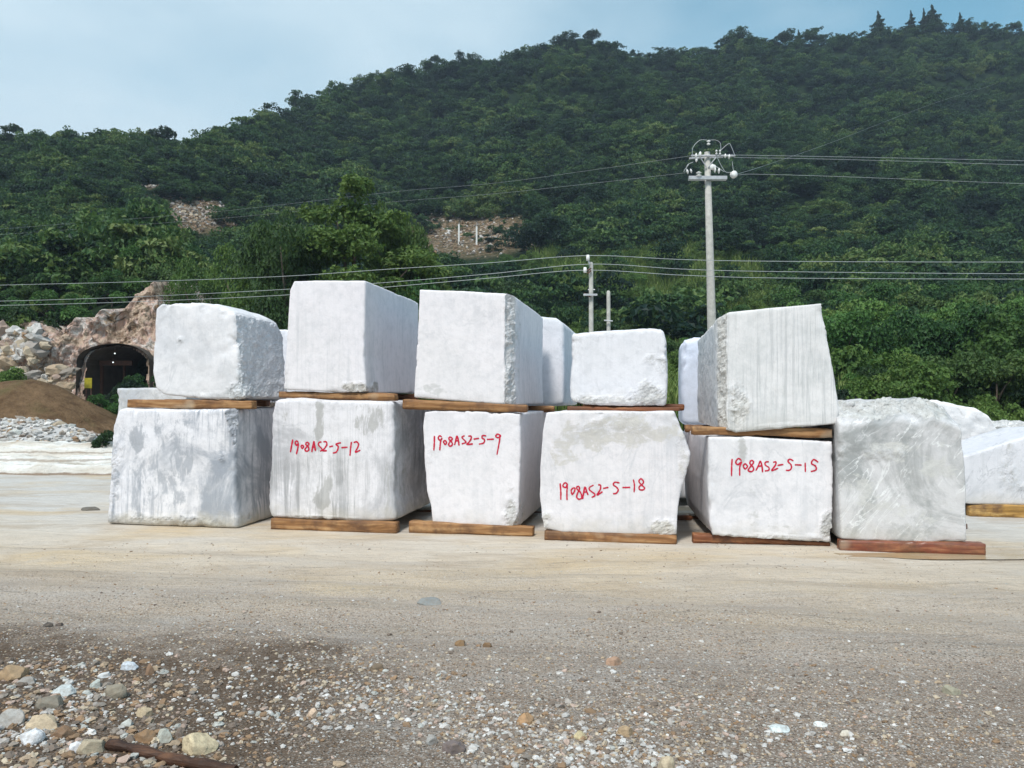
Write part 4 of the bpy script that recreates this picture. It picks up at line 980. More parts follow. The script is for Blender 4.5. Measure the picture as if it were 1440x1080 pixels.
def named(nm, ty):
    x = ng.nodes.new('GeometryNodeInputNamedAttribute'); x.data_type = ty; x.inputs['Name'].default_value = nm; return x.outputs[0]
for s_ in reversed(far_src):
    oi = ng.nodes.new('GeometryNodeObjectInfo'); oi.inputs['Object'].default_value = s_
    g2 = ng.nodes.new('GeometryNodeGeometryToInstance'); ng.links.new(oi.outputs['Geometry'], g2.inputs[0]); ng.links.new(g2.outputs[0], jn.inputs[0])
cx1 = ng.nodes.new('ShaderNodeCombineXYZ'); cx2 = ng.nodes.new('ShaderNodeCombineXYZ')
mw_ = ng.nodes.new('ShaderNodeMath'); mw_.operation = 'MULTIPLY'
ng.links.new(named('size', 'FLOAT'), mw_.inputs[0]); ng.links.new(named('wid', 'FLOAT'), mw_.inputs[1])
ng.links.new(mw_.outputs[0], cx1.inputs[0]); ng.links.new(mw_.outputs[0], cx1.inputs[1]); ng.links.new(named('size', 'FLOAT'), cx1.inputs[2])
ng.links.new(named('spin', 'FLOAT'), cx2.inputs[2])
e2r = ng.nodes.new('FunctionNodeEulerToRotation'); ng.links.new(cx2.outputs[0], e2r.inputs[0])
ng.links.new(gi.outputs[0], mp_.inputs[0]); ng.links.new(mp_.outputs[0], iop.inputs['Points']); ng.links.new(jn.outputs[0], iop.inputs['Instance'])
iop.inputs['Pick Instance'].default_value = True
ng.links.new(named('pick', 'INT'), iop.inputs['Instance Index']); ng.links.new(e2r.outputs[0], iop.inputs['Rotation']); ng.links.new(cx1.outputs[0], iop.inputs['Scale'])
ng.links.new(iop.outputs[0], goN.inputs[0])
md = fo.modifiers.new('forest', 'NODES'); md.node_group = ng

# --- individual trees and bushes of the near belt
PRO = {}
def get_proto(key):
    if key not in PRO:
        kd, mat, n, sz, sd = {
            'round_a': ('round', LEAF_NEAR, 6500, 0.034, 61), 'round_b': ('round', LEAF_NEAR2, 6200, 0.036, 62), 'pale': ('round', LEAF_PALE, 6200, 0.034, 63),
            'spread': ('spread', LEAF_DARK, 2600, 0.055, 64), 'bush_a': ('bush', LEAF_NEAR, 6000, 0.040, 65), 'bush_b': ('bush', LEAF_PALE, 5600, 0.040, 66), 'bush_c': ('bush', LEAF_DARK, 5600, 0.042, 67),
            'big_a': ('round', LEAF_NEAR2, 16000, 0.019, 71), 'big_b': ('round', LEAF_PALE, 16000, 0.018, 72), 'big_c': ('bush', LEAF_NEAR, 16000, 0.019, 73), 'cone': ('cone', LEAF_DARK, 3000, 0.045, 68), 'loose': ('spread', LEAF_PALE, 2200, 0.05, 69)}[key]
        PRO[key] = proto(kd, n, sz, sd, mat, key)
    return PRO[key]
def plant(key, x, y, z, h, wd, rz, label, cat, group, name='broadleaf_tree'):
    cm_, tm = get_proto(key)
    r_ = empty(name, (x, y, z), rz); r_.scale = (h * wd, h * wd, h)
    obj('crown', cm_, None, r_); obj('trunk', tm, None, r_)
    return tag(r_, label, cat, group)
def on_hill(px, py):
    t_ = hill_t_at(px, py); X, Y, Z = hill_z(np.array([float(px)]), np.array([t_])); return float(X[0]), float(Y[0]), float(Z[0])
OCC = np.array([(-300, 600), (160, 600), (165, 560), (216, 425), (330, 430), (395, 450), (399, 396), (514, 396), (590, 420), (592, 408), (707, 412), (750, 444), (800, 448), (803, 468), (936, 462), (945, 560), (957, 480), (986, 462), (1012, 444), (1156, 427), (1180, 566), (1350, 570), (1400, 598), (1900, 600)], float)
LAND = [(-999, 150, 'above the cliff and tunnel'), (150, 300, 'over the leftmost stack'), (300, 400, 'over the leftmost gap'), (400, 590, 'over the lavender-white block'), (590, 760, 'over the square chamfered block'),
        (760, 900, 'by the short wired pole'), (900, 1010, 'left of the tall power pole'), (1010, 1170, 'over the tilted block'), (1170, 1300, 'over the veined grey block'), (1300, 1375, 'right of the veined grey block'), (1375, 9999, 'at the right edge')]
KIND = {'round_a': ('mid green trees', 'tree', 'mid green trees along the foot of the hill', 'broadleaf_tree'), 'round_b': ('mid green trees', 'tree', 'mid green trees along the foot of the hill', 'broadleaf_tree'),
        'pale': ('pale green trees', 'tree', 'pale green trees along the foot of the hill', 'broadleaf_tree'), 'bush_a': ('mid green bushes', 'bush', 'mid green bushes along the foot of the hill', 'bush'),
        'bush_b': ('pale green bushes', 'bush', 'pale green bushes along the foot of the hill', 'bush'), 'bush_c': ('dark green bushes', 'bush', 'dark bushes along the foot of the hill', 'bush')}
ORD = ['', 'second', 'third', 'fourth', 'fifth', 'sixth', 'seventh', 'eighth', 'ninth', 'tenth', 'eleventh', 'twelfth', 'thirteenth', 'fourteenth', 'fifteenth', 'sixteenth', 'seventeenth', 'eighteenth', 'nineteenth', 'twentieth']
placed = []; todo = []; tries = 0
while len(todo) < 330 and tries < 9000:
    tries += 1
    p = rng.uniform(-60, 1500); tq = rng.random() ** 1.25 * 0.175
    mid_ = 700 < p < 1150 and rng.random() < 0.75
    if mid_: tq = rng.uniform(0.03, 0.36)
    X, Y, Z = [float(q[0]) for q in hill_z(np.array([p]), np.array([tq]))]
    if any((X - a) ** 2 + (Y - b) ** 2 < (1.5 if tq < 0.05 else 2.0) ** 2 for a, b in placed): continue
    h = rng.uniform(2.6, 4.6) if tq > 0.03 else rng.uniform(2.0, 3.2)
    if 720 < p < 1120: h *= 0.72
    if p > 1150: h *= 1.15
    if p < 240: h *= 0.8
    ppx_, pt = project(np.array([X, Y, Z + h * 0.9])); _, pb = project(np.array([X, Y, Z]))
    if 570 < p < 750 and pt < 352: continue
    if p < 350 and pt < 334 and p > 205: continue
    if p < 235 and tq < 0.008: continue
    if pt > np.interp(ppx_, OCC[:, 0], OCC[:, 1]) - 6: continue
    key = str(rng.choice(['round_a', 'round_b', 'pale', 'bush_a', 'bush_b', 'bush_c'], p=[0.25, 0.22, 0.14, 0.20, 0.10, 0.09]))
    if 700 < p < 1150 and not mid_ and tq > 0.02 and rng.random() < 0.72: continue
    if 690 < p < 1130 and rng.random() < 0.6: key = str(rng.choice(['bush_b', 'pale', 'bush_b']))
    placed.append((X, Y)); todo.append((float(ppx_), float(pt), X, Y, Z, h, key))
def belt_labels():
    """one label each: landmark, height in the belt, then order from the left"""
    out_ = {}; buckets = {}
    for i, q in enumerate(todo):
        land = [l for a, b, l in LAND if a <= q[0] < b][0]; buckets.setdefault((land, KIND[q[6]][0]), []).append(i)
    for (land, kn), ids in buckets.items():
        ids.sort(key=lambda i: todo[i][1])                      # highest in the picture first
        rows = [('highest', ids)] if len(ids) <= 4 else [('upper', ids[:len(ids) // 2]), ('lower', ids[len(ids) // 2:])]
        for rn_, r_ids in rows:
            r_ids = sorted(r_ids, key=lambda i: todo[i][0])
            for k, i in enumerate(r_ids):
                w = 'leftmost' if k == 0 else ORD[min(k, 19)] + ' from left'
                out_[i] = ('%s of the %s%s %s' % (w, '' if rn_ == 'highest' else rn_ + ' ', kn, land)) if len(r_ids) > 1 else 'only %s%s %s' % ('' if rn_ == 'highest' else rn_ + ' ', {'s': kn[:-1]}.get('s') if not kn.endswith('bushes') else kn[:-2], land)
    return out_
_bl = belt_labels()
for i, (ppx_, pt, X, Y, Z, h, key) in enumerate(todo):
    _, ct, gp, nm = KIND[key]
    plant(key, X, Y, Z - 0.25, h, rng.uniform(0.62, 0.9), rng.uniform(0, 6.28), _bl[i], ct, gp, nm)

def hero(px, pyt, Yd, zfoot, key, wd, label, cat='tree', name='broadleaf_tree', rz=0.0, group=None):
    P = at(px, pyt, Yd); h = (P[2] - zfoot) / 0.98
    return plant(key, P[0], Yd, zfoot, h, wd, rz, label, cat, group, name)
# tall pale tree group behind the second and third stacks
rg = np.random.default_rng(81)
lobes = [(0, 0, 0.90, .10, .10, .10), (-.06, 0, .80, .15, .14, .10), (.10, .03, .76, .15, .15, .11), (-.16, .02, .66, .17, .16, .11), (.20, 0, .62, .18, .16, .11), (0, -.10, .66, .20, .16, .12),
         (-.24, -.04, .50, .18, .18, .11), (.05, -.12, .50, .22, .18, .13), (.28, -.03, .46, .17, .17, .10), (-.10, -.1, .38, .20, .18, .11), (.18, -.1, .34, .20, .18, .11), (-.30, 0, .36, .14, .14, .10), (.34, 0, .33, .13, .13, .08)]
V, T = leaf_cloud(clump(lobes, rg, 6), 24000, 0.0115, rg, shell=(0.5, 1.06))
hc = leaf_mesh('crown', V, T, LEAF_TALL); ht = trunk_mesh(lobes, rg, r0=0.018); ht.materials.append(BARK)
P = at(497, 236, 35.0); r_ = empty('broadleaf_tree', (P[0], 35.0, -0.1)); hh = P[2] + 0.1; r_.scale = (hh, hh, hh)
obj('crown', hc, None, r_); obj('trunk', ht, None, r_); tag(r_, 'tallest pale green tree, tapering to a narrow top, behind the tall lavender-white block', 'tree')
hero(405, 300, 33.5, 0.0, 'big_a', 0.42, 'brownish green tree just left of the tallest pale tree', rz=1.0)
hero(598, 325, 33.0, 0.0, 'big_c', 0.40, 'dense round tree on the right flank of the tallest pale tree', rz=2.0)
hero(560, 285, 37.0, 0.0, 'big_a', 0.33, 'mid green tree leaning out behind the tallest pale tree', rz=0.4)
hero(350, 340, 37.0, 0.0, 'big_b', 0.42, 'yellowish green tree above the rounded block of the leftmost stack', rz=0.7)
hero(285, 372, 41.0, 0.8, 'big_b', 0.42, 'yellowish green tree directly right of the cliff peak', rz=2.7)
# skyline trees
def sky_tree(px, pyt, key, hpx, wd, label, rz=0.0):
    R = float(tab(R1T, px)); P = at(px, pyt, R); hpx = hpx * 1.25; h = hpx / F * R
    return plant(key, P[0], R, P[2] - h, h, wd * 1.1, rz, label, 'tree', None, 'conifer' if key == 'cone' else 'broadleaf_tree')
sky_tree(1087, 40, 'bush_c', 34, 0.7, 'dark rounded tree standing up from the ridge above the power pole')
sky_tree(1235, 17, 'cone', 30, 0.75, 'small conical tree on the ridge, standing alone')
sky_tree(1311, 9, 'cone', 36, 0.85, 'tallest conical tree on the ridge at upper right')
sky_tree(1281, 16, 'cone', 26, 0.6, 'thin conical tree left of the tallest ridge conifer')
sky_tree(1299, 13, 'cone', 28, 0.5, 'narrow conifer touching the tallest ridge conifer')
sky_tree(1350, 19, 'cone', 24, 0.7, 'conical tree on the ridge right of the tallest conifer')
sky_tree(1123, 43, 'cone', 22, 0.7, 'short pointed tree right of the dark rounded ridge tree')
sky_tree(225, 172, 'bush_c', 46, 0.9, 'flat topped dark tree on the low left ridge')
sky_tree(145, 180, 'bush_c', 30, 0.9, 'rounded dark tree on the low left ridge')
sky_tree(18, 170, 'bush_c', 34, 0.9, 'flat topped tree at the far left of the ridge')
sky_tree(84, 188, 'bush_c', 22, 0.8, 'small tree in the saddle of the left ridge')
sky_tree(345, 163, 'bush_c', 30, 0.8, 'bushy tree where the left ridge meets the big hill')
sky_tree(606, 74, 'bush_c', 26, 0.7, 'thin tree poking above the shoulder of the hill')
sky_tree(820, 40, 'bush_c', 32, 0.9, 'bushy tree on the ridge above the small set back block')

# low plants by the tunnel and the rubble
def shrub(px, pyb, Y, h, key, wd, label, rz=0.0):
    P = at(px, pyb, Y); return plant(key, P[0], Y, max(0.0, P[2] - 0.1) - 0.16 * h, h * 1.15, wd, rz, label, 'bush', None, 'bush')
shrub(175, 575, 33, 2.0, 'bush_c', 0.75, 'dark green bush growing in front of the tunnel mouth')
shrub(205, 570, 34.5, 2.2, 'bush_a', 0.7, 'green bush at the right side of the tunnel mouth')
shrub(150, 580, 27, 1.1, 'bush_a', 0.9, 'low bright green shrub at the end of the dirt pile')
shrub(148, 628, 18.6, 0.75, 'bush_c', 0.7, 'small dark bush beside the white rubble heap')
shrub(5, 560, 34, 2.2, 'bush_b', 0.75, 'yellow-green grassy bush at the left edge above the dirt pile')
for k, px in enumerate((-30, 2, 30, 58, 84, 108)):
    yb = float(np.interp(px, [-80, 0, 30, 75, 100, 130, 150, 222, 260], [470, 462, 453, 468, 447, 440, 430, 436, 450])); Yc = 41.0 + 0.6 * (k % 3); P = at(px, yb, Yc)
    plant(['bush_a', 'bush_c', 'bush_a', 'bush_b', 'bush_c'][k % 5], P[0], Yc - 1.6, P[2] - 1.1, 2.3 + 0.4 * (k % 3), 0.8, k * 1.3, '%s of the six bushes overhanging the top edge of the cliff' % ('leftmost' if k == 0 else ORD[k] + ' from left'), 'bush', 'bushes on the cliff top', 'bush')
# reeds and tall grass
def blades(name, pts, hmin, hmax, w, rg):
    n = len(pts); a = rg.uniform(0, 6.28, n); h = rg.uniform(hmin, hmax, n); lean = rg.uniform(0.15, 0.6, n) * h
    dx, dy = np.cos(a), np.sin(a); sx_, sy_ = -dy * w, dx * w   # w may vary per blade
    V = np.zeros((n, 5, 3))
    V[:, 0] = pts + np.stack([sx_, sy_, np.zeros(n)], -1); V[:, 1] = pts - np.stack([sx_, sy_, np.zeros(n)], -1)
    m = pts + np.stack([dx * lean * 0.35, dy * lean * 0.35, h * 0.65], -1)
    V[:, 2] = m + np.stack([sx_, sy_, np.zeros(n)], -1) * 0.8; V[:, 3] = m - np.stack([sx_, sy_, np.zeros(n)], -1) * 0.8
    V[:, 4] = pts + np.stack([dx * lean, dy * lean, h * 0.95], -1)
    b = (np.arange(n) * 5)[:, None]
    return mesh_np(name, V.reshape(-1, 3), [(b + np.array([[0, 1, 3, 2]])), (b + np.array([[2, 3, 4]]))], False)
n = 80000; pq = rng.uniform(690, 1190, n); tq = 0.01 + 0.37 * rng.random(n) * (1 - 0.35 * smooth(950, 1190, pq))
m = fbm2(pq, tq * 900, 60, 3, 2.0) > -0.25; X, Y, Z = hill_z(pq[m], tq[m])
tag(obj('tall_grass', blades('tall_grass', np.stack([X, Y, Z - 0.1], -1), 1.1, 2.6, 0.02 + 0.00045 * Y, rng), GRASSM), 'tall yellow-green reeds and grass below the power pole on the hillside', 'grass', kind='stuff')

# ------------------------------------------------------------------ scree and brush on the hillside
sxp, syp, szp, srr = [], [], [], []
for (a, b, ra_, rb_) in SCREE[:3]:
    for k in range(800 if ra_ > 55 else 120):
        px, py = rng.normal(a, ra_ * 0.55), rng.normal(b, rb_ * 0.5); X, Y, Z = on_hill(px, py)
        r = rng.uniform(0.08, 0.22) * (1 + 1.6 * rng.random() ** 6); sxp.append(X); syp.append(Y); szp.append(Z + 0.05); srr.append(r)
tag(obj('scree', pebbles('scree', np.array(sxp), np.array(syp), np.array(szp), np.array(srr), [0.7, 1.4, 2.2, 3, 2.6, 3, 1.4, 3, 1, 0.6], flat=(0.5, 0.9)), STONE), 'loose pale rocks and rubble on the bare patches of the hillside', 'rocks', kind='stuff')
for px, y0, y1, lb in ((645, 319, 347, 'white concrete marker post on the hillside rubble, left of two'), (670, 322, 349, 'white concrete marker post with a thin rod on top, right of two')):
    X, Y, Z = on_hill(px, y1 - 2); e_ = empty('marker_post', (X, Y, Z)); H = (y1 - y0) / F * Y + 0.4
    mb = MB(); mb.box((0, 0, H / 2 - 0.4), (0.115, 0.10, H / 2 + 0.1)); mb.build('post', WHITEP, e_)
    mb = MB(); mb.tube([(0.03, 0, H - 0.35), (0.04, 0, H - 0.35 + (0.75 if px > 650 else 0.3))], 0.03, 6); mb.build('rod', STEEL, e_)
    tag(e_, lb, 'post', 'white posts on the hillside')

# ------------------------------------------------------------------ cliff with the tunnel
CT = np.array([(-420, 470), (-80, 470), (0, 462), (28, 452), (45, 464), (75, 470), (96, 448), (112, 446), (125, 438), (146, 430), (156, 416), (166, 398), (176, 386), (186, 384), (192, 396), (203, 424), (225, 436), (262, 452), (330, 500), (400, 545)], float)
CY0 = 38.0
ax, az0, arch_top = 162.5, 554.0, 488.0
xa0, xa1 = [(p - CX) / F * CY0 for p in (120, 206)]; zt = EYE + (HOR - arch_top) / F * CY0; xm, hw_ = (xa0 + xa1) / 2, (xa1 - xa0) / 2; zs = zt - hw_ * 0.55
xs = np.concatenate([np.linspace(-40, -27.1, 60), np.linspace(-27, -11.0, 260)]); nv = 110
CXg, Vg = np.meshgrid(xs, np.linspace(0, 1.35, nv), indexing='ij')
pc = CX + CXg / CY0 * F; top = EYE + (HOR - np.interp(pc, CT[:, 0], CT[:, 1])) / F * CY0
top = top + 0.45 * fbm2(CXg, CXg * 0, 0.55, 4, 3.0)
Zg = np.minimum(Vg, 1) * top + np.maximum(Vg - 1, 0) * 3.0 - 0.3 * (Vg < 0.001)
rel = 1.7 * fbm(np.stack([CXg / 2.0, Zg / 3.2, Zg * 0], -1), 6, 0.6) + 0.8 * np.abs(fbm(np.stack([CXg / 0.7, Zg / 1.0, Zg * 0 + 5], -1), 4, 0.6))
Yg = CY0 + rel + 0.16 * Zg + np.maximum(Vg - 1, 0) * 22
# pull the rim of the arch flat and cut the opening
inside = np.where(Zg < zs, np.abs(CXg - xm) / hw_, np.sqrt(((CXg - xm) / hw_) ** 2 + (np.maximum(Zg - zs, 0) / (zt - zs)) ** 2))
inside = inside + 0.10 * fbm2(CXg, Zg, 0.35, 4, 7.7)
Yg = np.where(inside < 1.35, CY0 + 0.25 * fbm2(CXg, Zg, 0.6, 3, 1.0) + (Yg - CY0) * smooth(1.0, 1.35, inside), Yg)
CV = np.stack([CXg, Yg, Zg], -1).reshape(-1, 3); CQ = gridq(np.arange(len(CV)).reshape(CXg.shape))
CQ = CQ[inside.reshape(-1)[CQ].min(1) > 0.99][:, ::-1] if True else CQ
t = NT('cliff_rock'); v = t.coord('Object'); v2 = t.coord('Object', (1.4, 1, 0.35))
c = t.ramp(t.noise(v, 0.55, 7, 0.65, 0.8), [(0.34, (0.26, 0.17, 0.11)), (0.43, (0.66, 0.52, 0.40)), (0.49, (0.62, 0.42, 0.34)), (0.56, (0.80, 0.75, 0.70)), (0.64, (0.55, 0.36, 0.20))])
c = t.mix(t.rng(t.noise(v2, 1.6, 7, 0.75, 0.6), 0.49, 0.62, 0, 0.75), c, (0.16, 0.10, 0.065))
crk = t.rng(t.vor(t.coord('Object', (1, 1, 0.7)), 1.0, 'DISTANCE_TO_EDGE'), 0.0, 0.05, 1, 0)
c = t.mix(t.math('MULTIPLY', crk, t.rng(t.noise(v, 1.1, 3), 0.45, 0.6)), c, (0.09, 0.07, 0.05))
CLIFF = t.fin(c, 0.92, t.bump(t.noise(v, 3.0, 8, 0.72), 0.9, 0.35), 0.15)
cliff = empty('rock_cliff', (-22, CY0, 0)); CV = CV - np.array([-22, CY0, 0])
obj('cliff_face', mesh_np('cliff_face', CV, CQ, False), CLIFF, cliff)
tag(cliff, 'pinkish cream rock cliff with a dark arched tunnel mouth at left', 'cliff')
aa = np.linspace(0, np.pi, 25); prof = [(xm - hw_ * 1.2, -0.3)] + [(xm - hw_ * 1.2 * math.cos(q), zs + (zt - zs) * 1.2 * math.sin(q)) for q in aa] + [(xm + hw_ * 1.2, -0.3)]
V = []; Q = []; ys = [-0.6, 1, 3, 6, 10, 16]
for k, y in enumerate(ys):
    for (x, z) in prof: V.append((x + 22 + 0.12 * vnoise(np.array([x, z, y * 1.0])), y + 0.3, z))
m = len(prof)
for k in range(len(ys) - 1):
    for q in range(m - 1): Q.append((k * m + q, k * m + q + 1, (k + 1) * m + q + 1, (k + 1) * m + q))
Vn = np.array(V); cen = len(V); Vn = np.vstack([Vn, [[xm + 22, ys[-1] + 0.3, 1.5]]]); T = [((len(ys) - 1) * m + q, (len(ys) - 1) * m + q + 1, cen) for q in range(m - 1)]
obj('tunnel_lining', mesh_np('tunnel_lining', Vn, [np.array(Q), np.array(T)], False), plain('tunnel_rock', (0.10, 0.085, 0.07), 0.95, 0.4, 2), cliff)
mb = MB(); mb.box((xm + 22 - hw_ * 0.45, 1.3, zs + 0.1), (hw_ * 0.55, 0.06, 0.12)); mb.box((xm + 22 - hw_ * 0.93, 1.3, zs * 0.5), (0.06, 0.06, zs * 0.5)); mb.box((xm + 22 - hw_ * 0.5, 2.3, zs * 0.5), (0.05, 0.06, zs * 0.5))
mb.build('portal_frame', plain('dark_timber', (0.10, 0.05, 0.035), 0.9, 0.4, 8), cliff)
for k, (px, py) in enumerate(((161.5, 497), (159, 509.5))):
    P = at(px, py, CY0 + 1.0); l_ = empty('tunnel_lamp', tuple(P)); mb = MB(); V_, T_ = ICO1; mb.add(V_ * 0.038, None, T_)
    mb.build('bulb', plain('lamp_glow_%d' % k, (0.9, 0.9, 0.85), 0.4, 0.0, 1, emis=(0.9, 1.0, 1.0, 1.0)), l_)
    mb = MB(); mb.tube([(0, 0, 0.05), (0, 0, 0.22)], 0.02, 6); mb.build('cord', RUST, l_)
    tag(l_, ('upper' if k == 0 else 'lower') + ' small white lamp shining in the tunnel mouth', 'lamp')
P = at(124, 549, 37.2); sg = empty('yellow_board', (P[0], 37.2, 0)); mb = MB(); mb.box((0, 0, 2.45), (0.18, 0.02, 0.25)); mb.build('panel', plain('yellow_paint', (0.42, 0.36, 0.03), 0.6, 0.3, 9), sg)
mb = MB(); mb.box((-0.12, 0.05, 1.2), (0.025, 0.025, 1.2)); mb.box((0.12, 0.05, 1.2), (0.025, 0.025, 1.2)); mb.build('posts', RUST, sg); tag(sg, 'small yellow board on posts at the left foot of the tunnel mouth', 'sign')

n = 190; px_ = np.concatenate([rng.uniform(-60, 100, n - 120), rng.normal(30, 14, 120)]); py_ = np.concatenate([rng.uniform(520, 556, n - 120), rng.normal(486, 10, 120)])
Yt = CY0 - 0.5 - 1.6 * smooth(470, 560, py_) ; PT = at(px_, py_, Yt) - np.array([-22, CY0, 0]); rr_ = rng.uniform(0.10, 0.30, n) * (1 + 0.8 * rng.random(n) ** 4)
o_ = obj('fallen_rock', pebbles('fallen_rock', PT[:, 0], PT[:, 1], PT[:, 2], rr_, [5, 3, 2, 1, 3, 1.5, 4, 0.5, 2, 1], flat=(0.6, 1.0), geo=ICO1, angular=0.32), STONE, cliff); tag(o_, kind='stuff')

# ------------------------------------------------------------------ heaps at left
def heap(name, x0, x1, y0, y1, hfun, mat, nx=160, ny=60, sm=True):
    X, Y = np.meshgrid(np.linspace(x0, x1, nx), np.linspace(y0, y1, ny), indexing='ij'); Z = hfun(X, Y)
    ed = np.minimum.reduce([X - x0, x1 - X, Y - y0, y1 - Y]); Z = np.where(ed < 1e-6, -0.1, Z)
    V = np.stack([X, Y, Z], -1).reshape(-1, 3); c0 = np.array([(x0 + x1) / 2, (y0 + y1) / 2, 0])
    return obj(name, mesh_np(name, V - c0, gridq(np.arange(len(V)).reshape(X.shape)), sm), mat, loc=tuple(c0))
t = NT('brown_earth'); v = t.coord('Object'); n_ = t.noise(v, 2.2, 8, 0.72)
c = t.ramp(n_, [(0.3, (0.08, 0.045, 0.025)), (0.5, (0.16, 0.10, 0.055)), (0.7, (0.24, 0.15, 0.085))])
c = t.mix(t.rng(t.noise(v, 0.8, 3), 0.55, 0.7, 0, 0.5), c, (0.10, 0.10, 0.04))
EARTH = t.fin(c, 0.95, t.bump(t.noise(v, 7, 7, 0.7), 0.9, 0.12), 0.1)
def hd(X, Y):
    pp = CX + X / 25.0 * F
    crest = np.interp(pp, [-400, 0, 45, 75, 120, 150, 190, 240], [2.1, 2.25, 2.42, 2.1, 1.55, 1.0, 0.45, -0.1])
    prof = np.clip(1 - np.abs((Y - 25.0) / np.where(Y < 25, 3.6, 5.0)) ** 1.5, -0.2, 1)
    return crest * prof + 0.16 * fbm2(X, Y, 1.2, 5, 6.0) * (prof > 0) - 0.02
tag(heap('dirt_pile', -26, -10, 21.2, 30.2, hd, EARTH), 'long brown earth pile in front of the cliff at the left', 'dirt pile')
t = NT('white_slurry'); v = t.coord('Object', (0.35, 2, 3)); vv = t.coord('Object')
c = t.ramp(t.noise(v, 1.4, 6, 0.65, 0.4), [(0.32, (0.42, 0.36, 0.29)), (0.44, (0.62, 0.58, 0.52)), (0.58, (0.76, 0.75, 0.72)), (0.8, (0.82, 0.82, 0.81))])
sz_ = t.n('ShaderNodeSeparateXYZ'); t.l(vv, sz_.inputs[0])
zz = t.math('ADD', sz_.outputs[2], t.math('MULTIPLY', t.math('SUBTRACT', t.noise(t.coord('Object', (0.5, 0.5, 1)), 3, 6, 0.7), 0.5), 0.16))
for z0, wz, kz in ((0.01, 0.045, 0.85), (0.27, 0.03, 0.55), (0.40, 0.025, 0.6)):  # brown strata at the step feet, also painting in shade the steps lack
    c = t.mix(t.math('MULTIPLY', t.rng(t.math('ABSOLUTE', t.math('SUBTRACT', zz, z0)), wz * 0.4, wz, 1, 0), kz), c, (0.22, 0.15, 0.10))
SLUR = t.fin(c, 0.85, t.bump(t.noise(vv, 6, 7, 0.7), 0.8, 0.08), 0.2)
def hs_(X, Y):
    w = 0.18 * fbm2(X, Y, 1.3, 4, 2.0); q = Y + w + 0.05 * X + 0.6
    a = 0.30 * smooth(17.0, 17.12, q) + 0.16 * smooth(17.5, 17.9, q) + 0.20 * smooth(18.1, 18.2, q) + 0.14 * smooth(18.5, 18.62, q)
    e = smooth(-7.0, -9.0, X) * 0.5 + 0.5
    return (a + 0.10 * fbm2(X, Y, 0.35, 5, 3.0) * (a > 0.02)) * e * (1 - smooth(19.1, 19.8, Y)) * 0.80 - 0.03
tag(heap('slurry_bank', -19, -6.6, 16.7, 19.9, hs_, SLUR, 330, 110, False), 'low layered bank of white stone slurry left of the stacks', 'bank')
def hr(X, Y):
    pp = CX + X / 19.5 * F; cr = np.interp(pp, [-400, 20, 60, 110, 150, 230], [1.18, 1.16, 1.14, 0.85, 0.5, 0.2])
    pr = np.clip(1 - np.abs((Y - 20.0) / 1.7) ** 1.4, 0, 1); return cr * pr + 0.10 * fbm2(X, Y, 0.5, 4, 3.0) - 0.04
rh = empty('rubble_heap', (-13, 20, 0)); o_ = heap('heap_core', -20, -8, 18.2, 21.8, hr, plain('rubble_dust', (0.55, 0.54, 0.53), 0.9, 0.4, 5), 140, 50); o_.parent = rh; o_.location = (-1, 0, 0)
n = 3600; X = rng.uniform(-19.5, -8.3, n); Y = rng.uniform(18.0, 20.6, n); r = rng.uniform(0.035, 0.10, n) * (1 + 0.9 * rng.random(n) ** 5)
o_ = obj('broken_stones', pebbles('broken_stones', X + 13, Y - 20, hr(X, Y) + 0.01, r, [6, 5, 2.5, 0.8, 0.8, 0.5, 1, 0.3, 0.5, 1], flat=(0.35, 0.7), angular=0.34), STONE, rh); tag(o_, kind='stuff')
tag(rh, 'heap of broken white stone in front of the brown earth pile', 'rubble heap')

# ------------------------------------------------------------------ poles
def insul(mb, c, ax_, n=3, r=0.075, L_=0.28):
    r *= 0.8; c = np.array(c, float); ax_ = np.array(ax_, float); ax_ /= np.linalg.norm(ax_)
    for k in range(n):
        a = c + ax_ * L_ * (k / n - 0.5); mb.tube([a, a + ax_ * 0.03, a + ax_ * 0.06], [r * 0.5, r, r * 0.35], 10)
PY = 25.0; k_ = PY / F
def pz(y): return EYE + (HOR - y) * k_
def pxx(x): return (x - CX) * k_
xb, xt = pxx(1005.0), pxx(996.3); pole = empty('power_pole', (xb, PY, 0))
mb = MB(); hz = pz(212); xs_ = lambda z: (xt - xb) * z / hz
mb.tube([(xs_(z), 0, z) for z in (-0.2, 2, 4, 6, hz)], [0.185, 0.165, 0.145, 0.125, 0.095], 16); mb.build('pole_shaft', CONC, pole, True)
def L(px, py, dy=0.0): return np.array([pxx(px) - xb, dy, pz(py)])
mb = MB(); mb.tube([L(972, 219, -0.14), L(1034, 219, -0.14)], 0.035, 6); mb.tube([L(972, 219, 0.14), L(1020, 217, 0.14)], 0.03, 6); mb.build('upper_crossarm', STEEL, pole)
mb = MB(); mb.box((L(995, 250.5, -0.17)), (0.62, 0.045, 0.055)); mb.box((L(998, 248, 0.17)), (0.62, 0.045, 0.05)); mb.build('lower_crossarm', STEEL, pole)
mb = MB(); mb.tube([L(996, 235, -0.12), L(1008, 220, -0.15)], 0.018, 5); mb.tube([L(994, 235, -0.12), L(984, 220, -0.15)], 0.018, 5)
mb.tube([L(1000, 229, -.12), L(1018, 242, -.17)], 0.014, 5); mb.build('brace', STEEL, pole)
